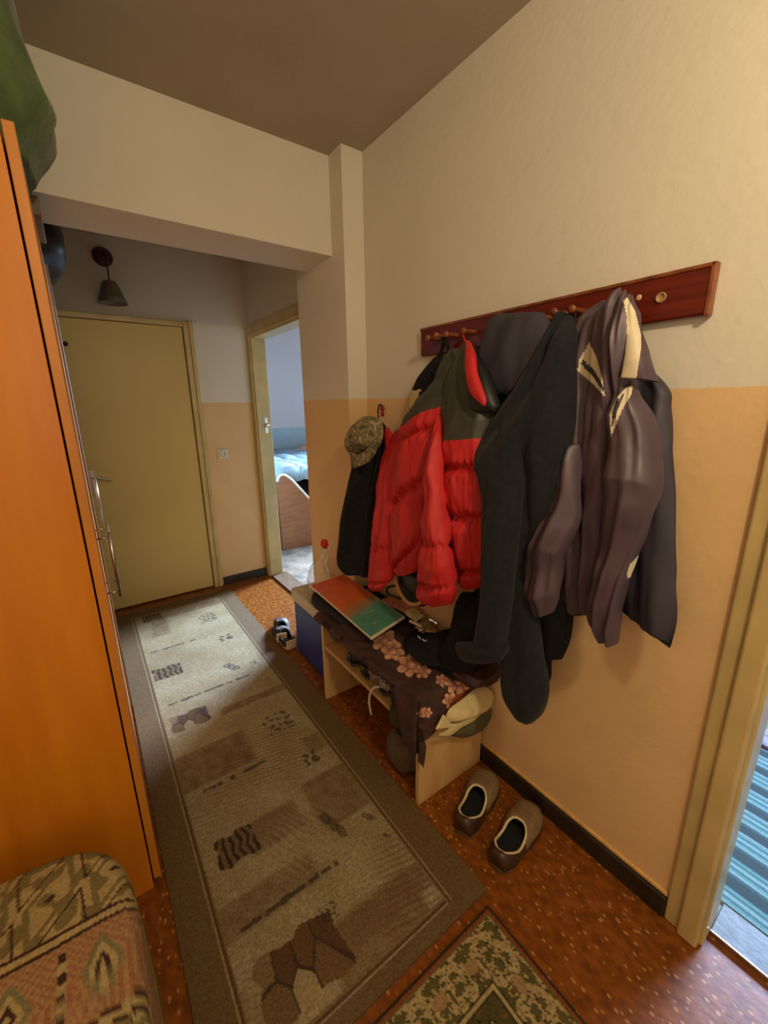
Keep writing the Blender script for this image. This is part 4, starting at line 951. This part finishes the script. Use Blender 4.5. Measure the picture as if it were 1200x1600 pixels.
def ol(i, j):
    y = .935+.13*j/24; s = i/30
    return (.90-.116*min(1, s*1.9)-.010*math.sin(y*60)*s, y, SZ+.03-.012*s+.006*N3(y*20, s*4, 0)-(.07+.03*(1-j/24))*max(0, s-.5)*2)
o = obj('olive_cloth', grid([[ol(i, j) for j in range(25)] for i in range(31)]), mat('olive_rag', (78, 72, 42), .9, .2, 20), smooth=True); o.modifiers.new('s', 'SOLIDIFY').thickness = .012
tag(o, 'olive cloth hanging over the near end of the bench shelf', 'cloth')
# grey boot bag under the shelf
gbt = thing('grey_slipper_bag', 'grey brown bag with a dark opening on the floor under the bench', 'bag', (.93, 1.08, 0))
obj('bag_body', blob((.915, 1.075, .075), (.115, .085, .075), 17, 44, 22, .08, 2.5, .002, e=.65), mat('grey_brown_canvas', (104, 88, 66), .8, .12, 30), gbt, smooth=True)
obj('opening', blob((.925, 1.085, .145), (.085, .06, .03), 3, 30, 16, .1, 3, e=.8), mat('dark_bag_lining', (34, 26, 26), .9, .1), gbt, smooth=True, label='dark opening')

# ------------------------------------------------------------------ pouf
PK = {'c': lin((172, 154, 104)), 'o': lin((104, 96, 52)), 'd': lin((60, 34, 22)), 'r': lin((150, 96, 66)), 'g': lin((120, 118, 84)), 'k': lin((84, 60, 40))}
def pouf_col(P, nrm_z):
    x, y = P[0], P[1]-(0 if nrm_z > .4 else 0)
    if nrm_z < .5: y = y+(.43-P[2])*.6
    b = 1.03-y-.02; w_ = .40/3
    for ln in (.175, .195, .355, .375):
        if abs(b-ln) < .0035: return PK['d']
    if .178 < b < .192 or .358 < b < .372: return PK['c']
    if b < .175 or b > .375:
        bb = b if b < .175 else b-.375; t = (x+bb*.4)*9; f = t % 1; vv = (bb % .175)/.175
        hx = abs(f-.5)+abs(vv-.5)*.8
        if abs(hx-.55) < .02: return PK['d']
        if abs(f-.5)+abs(vv-.5)*2.2 < .1: return PK['d']
        q = N3(x*26, y*26, 2)
        return mixc(PK['c'], PK['o'], .85 if q > .08 or (abs(hx-.36) < .05) else .08)
    f = ((x+.185)*7.5) % 1; vv = (b-.195)/.16
    dm = abs(f-.5)*1.5+abs(vv-.5)
    if dm < .07: return PK['c']
    if dm < .16: return PK['d']
    if dm < .27: return PK['c']
    if dm < .38: return PK['g']
    q = math.sin(x*420)*math.sin(y*420)
    if abs(f) < .09 and abs(vv-.5) < .38: return PK['d'] if int(vv*9) % 2 else PK['c']
    return mixc(PK['r'], PK['c'], .55 if q > 0 else .1)
PX0, PX1, PY0, PY1, PH = -.60, -.056, .36, 1.05, .43
G, cols = [], []
nu, nv = 420, 136
for i in range(nv+1):
    ring = []
    if i <= 90: # top from centre outwards
        t = i/90; sc2 = t; zt_ = PH+.012*(1-t*t); ins = 0
    for j in range(nu):
        a = 2*PI*j/nu; c_, s_ = math.cos(a), math.sin(a); e = .55
        ux, uy = math.copysign(abs(c_)**e, c_), math.copysign(abs(s_)**e, s_)
        hx, hy = (PX1-PX0)/2, (PY1-PY0)/2
        if i <= 90: k = t*.90; z = zt_+.004*N3(ux*k*3, uy*k*3, 0); nz = 1
        elif i <= 106:
            th = (i-90)/16*PI/2; k = .90+.10*math.sin(th); z = PH-.045*(1-math.cos(th)); nz = math.cos(th)
        else:
            t2 = (i-106)/30; k = 1.0+.015*math.sin(t2*PI)+.006*math.sin(a*24)*t2; z = (PH-.045)*(1-t2)+.03*t2; nz = 0
        p = Vector(((PX0+PX1)/2+hx*ux*k, (PY0+PY1)/2+hy*uy*k, z)); ring.append(p); cols.append(pouf_col(p, nz))
    G.append(ring)
po = thing('pouf', 'square pouf covered in olive, cream and rust kilim fabric, bottom left', 'pouf', (-.31, .74, 0))
g = rings(G, False); g = (g[0], [tuple(reversed(f)) for f in g[1]])
obj('cover', g, mat('kilim_fabric', (200, 200, 200), .9, .14, 160, .6, 320, attr='pat'), po, smooth=True, cols=cols)
for (x, y) in ((PX0+.06, PY0+.06), (PX1-.06, PY0+.06), (PX0+.06, PY1-.06), (PX1-.06, PY1-.06)):
    obj('foot', lathe([(.02, 0), (.024, .005), (.026, .04)], (x, y, 0), 14), M_black, po)
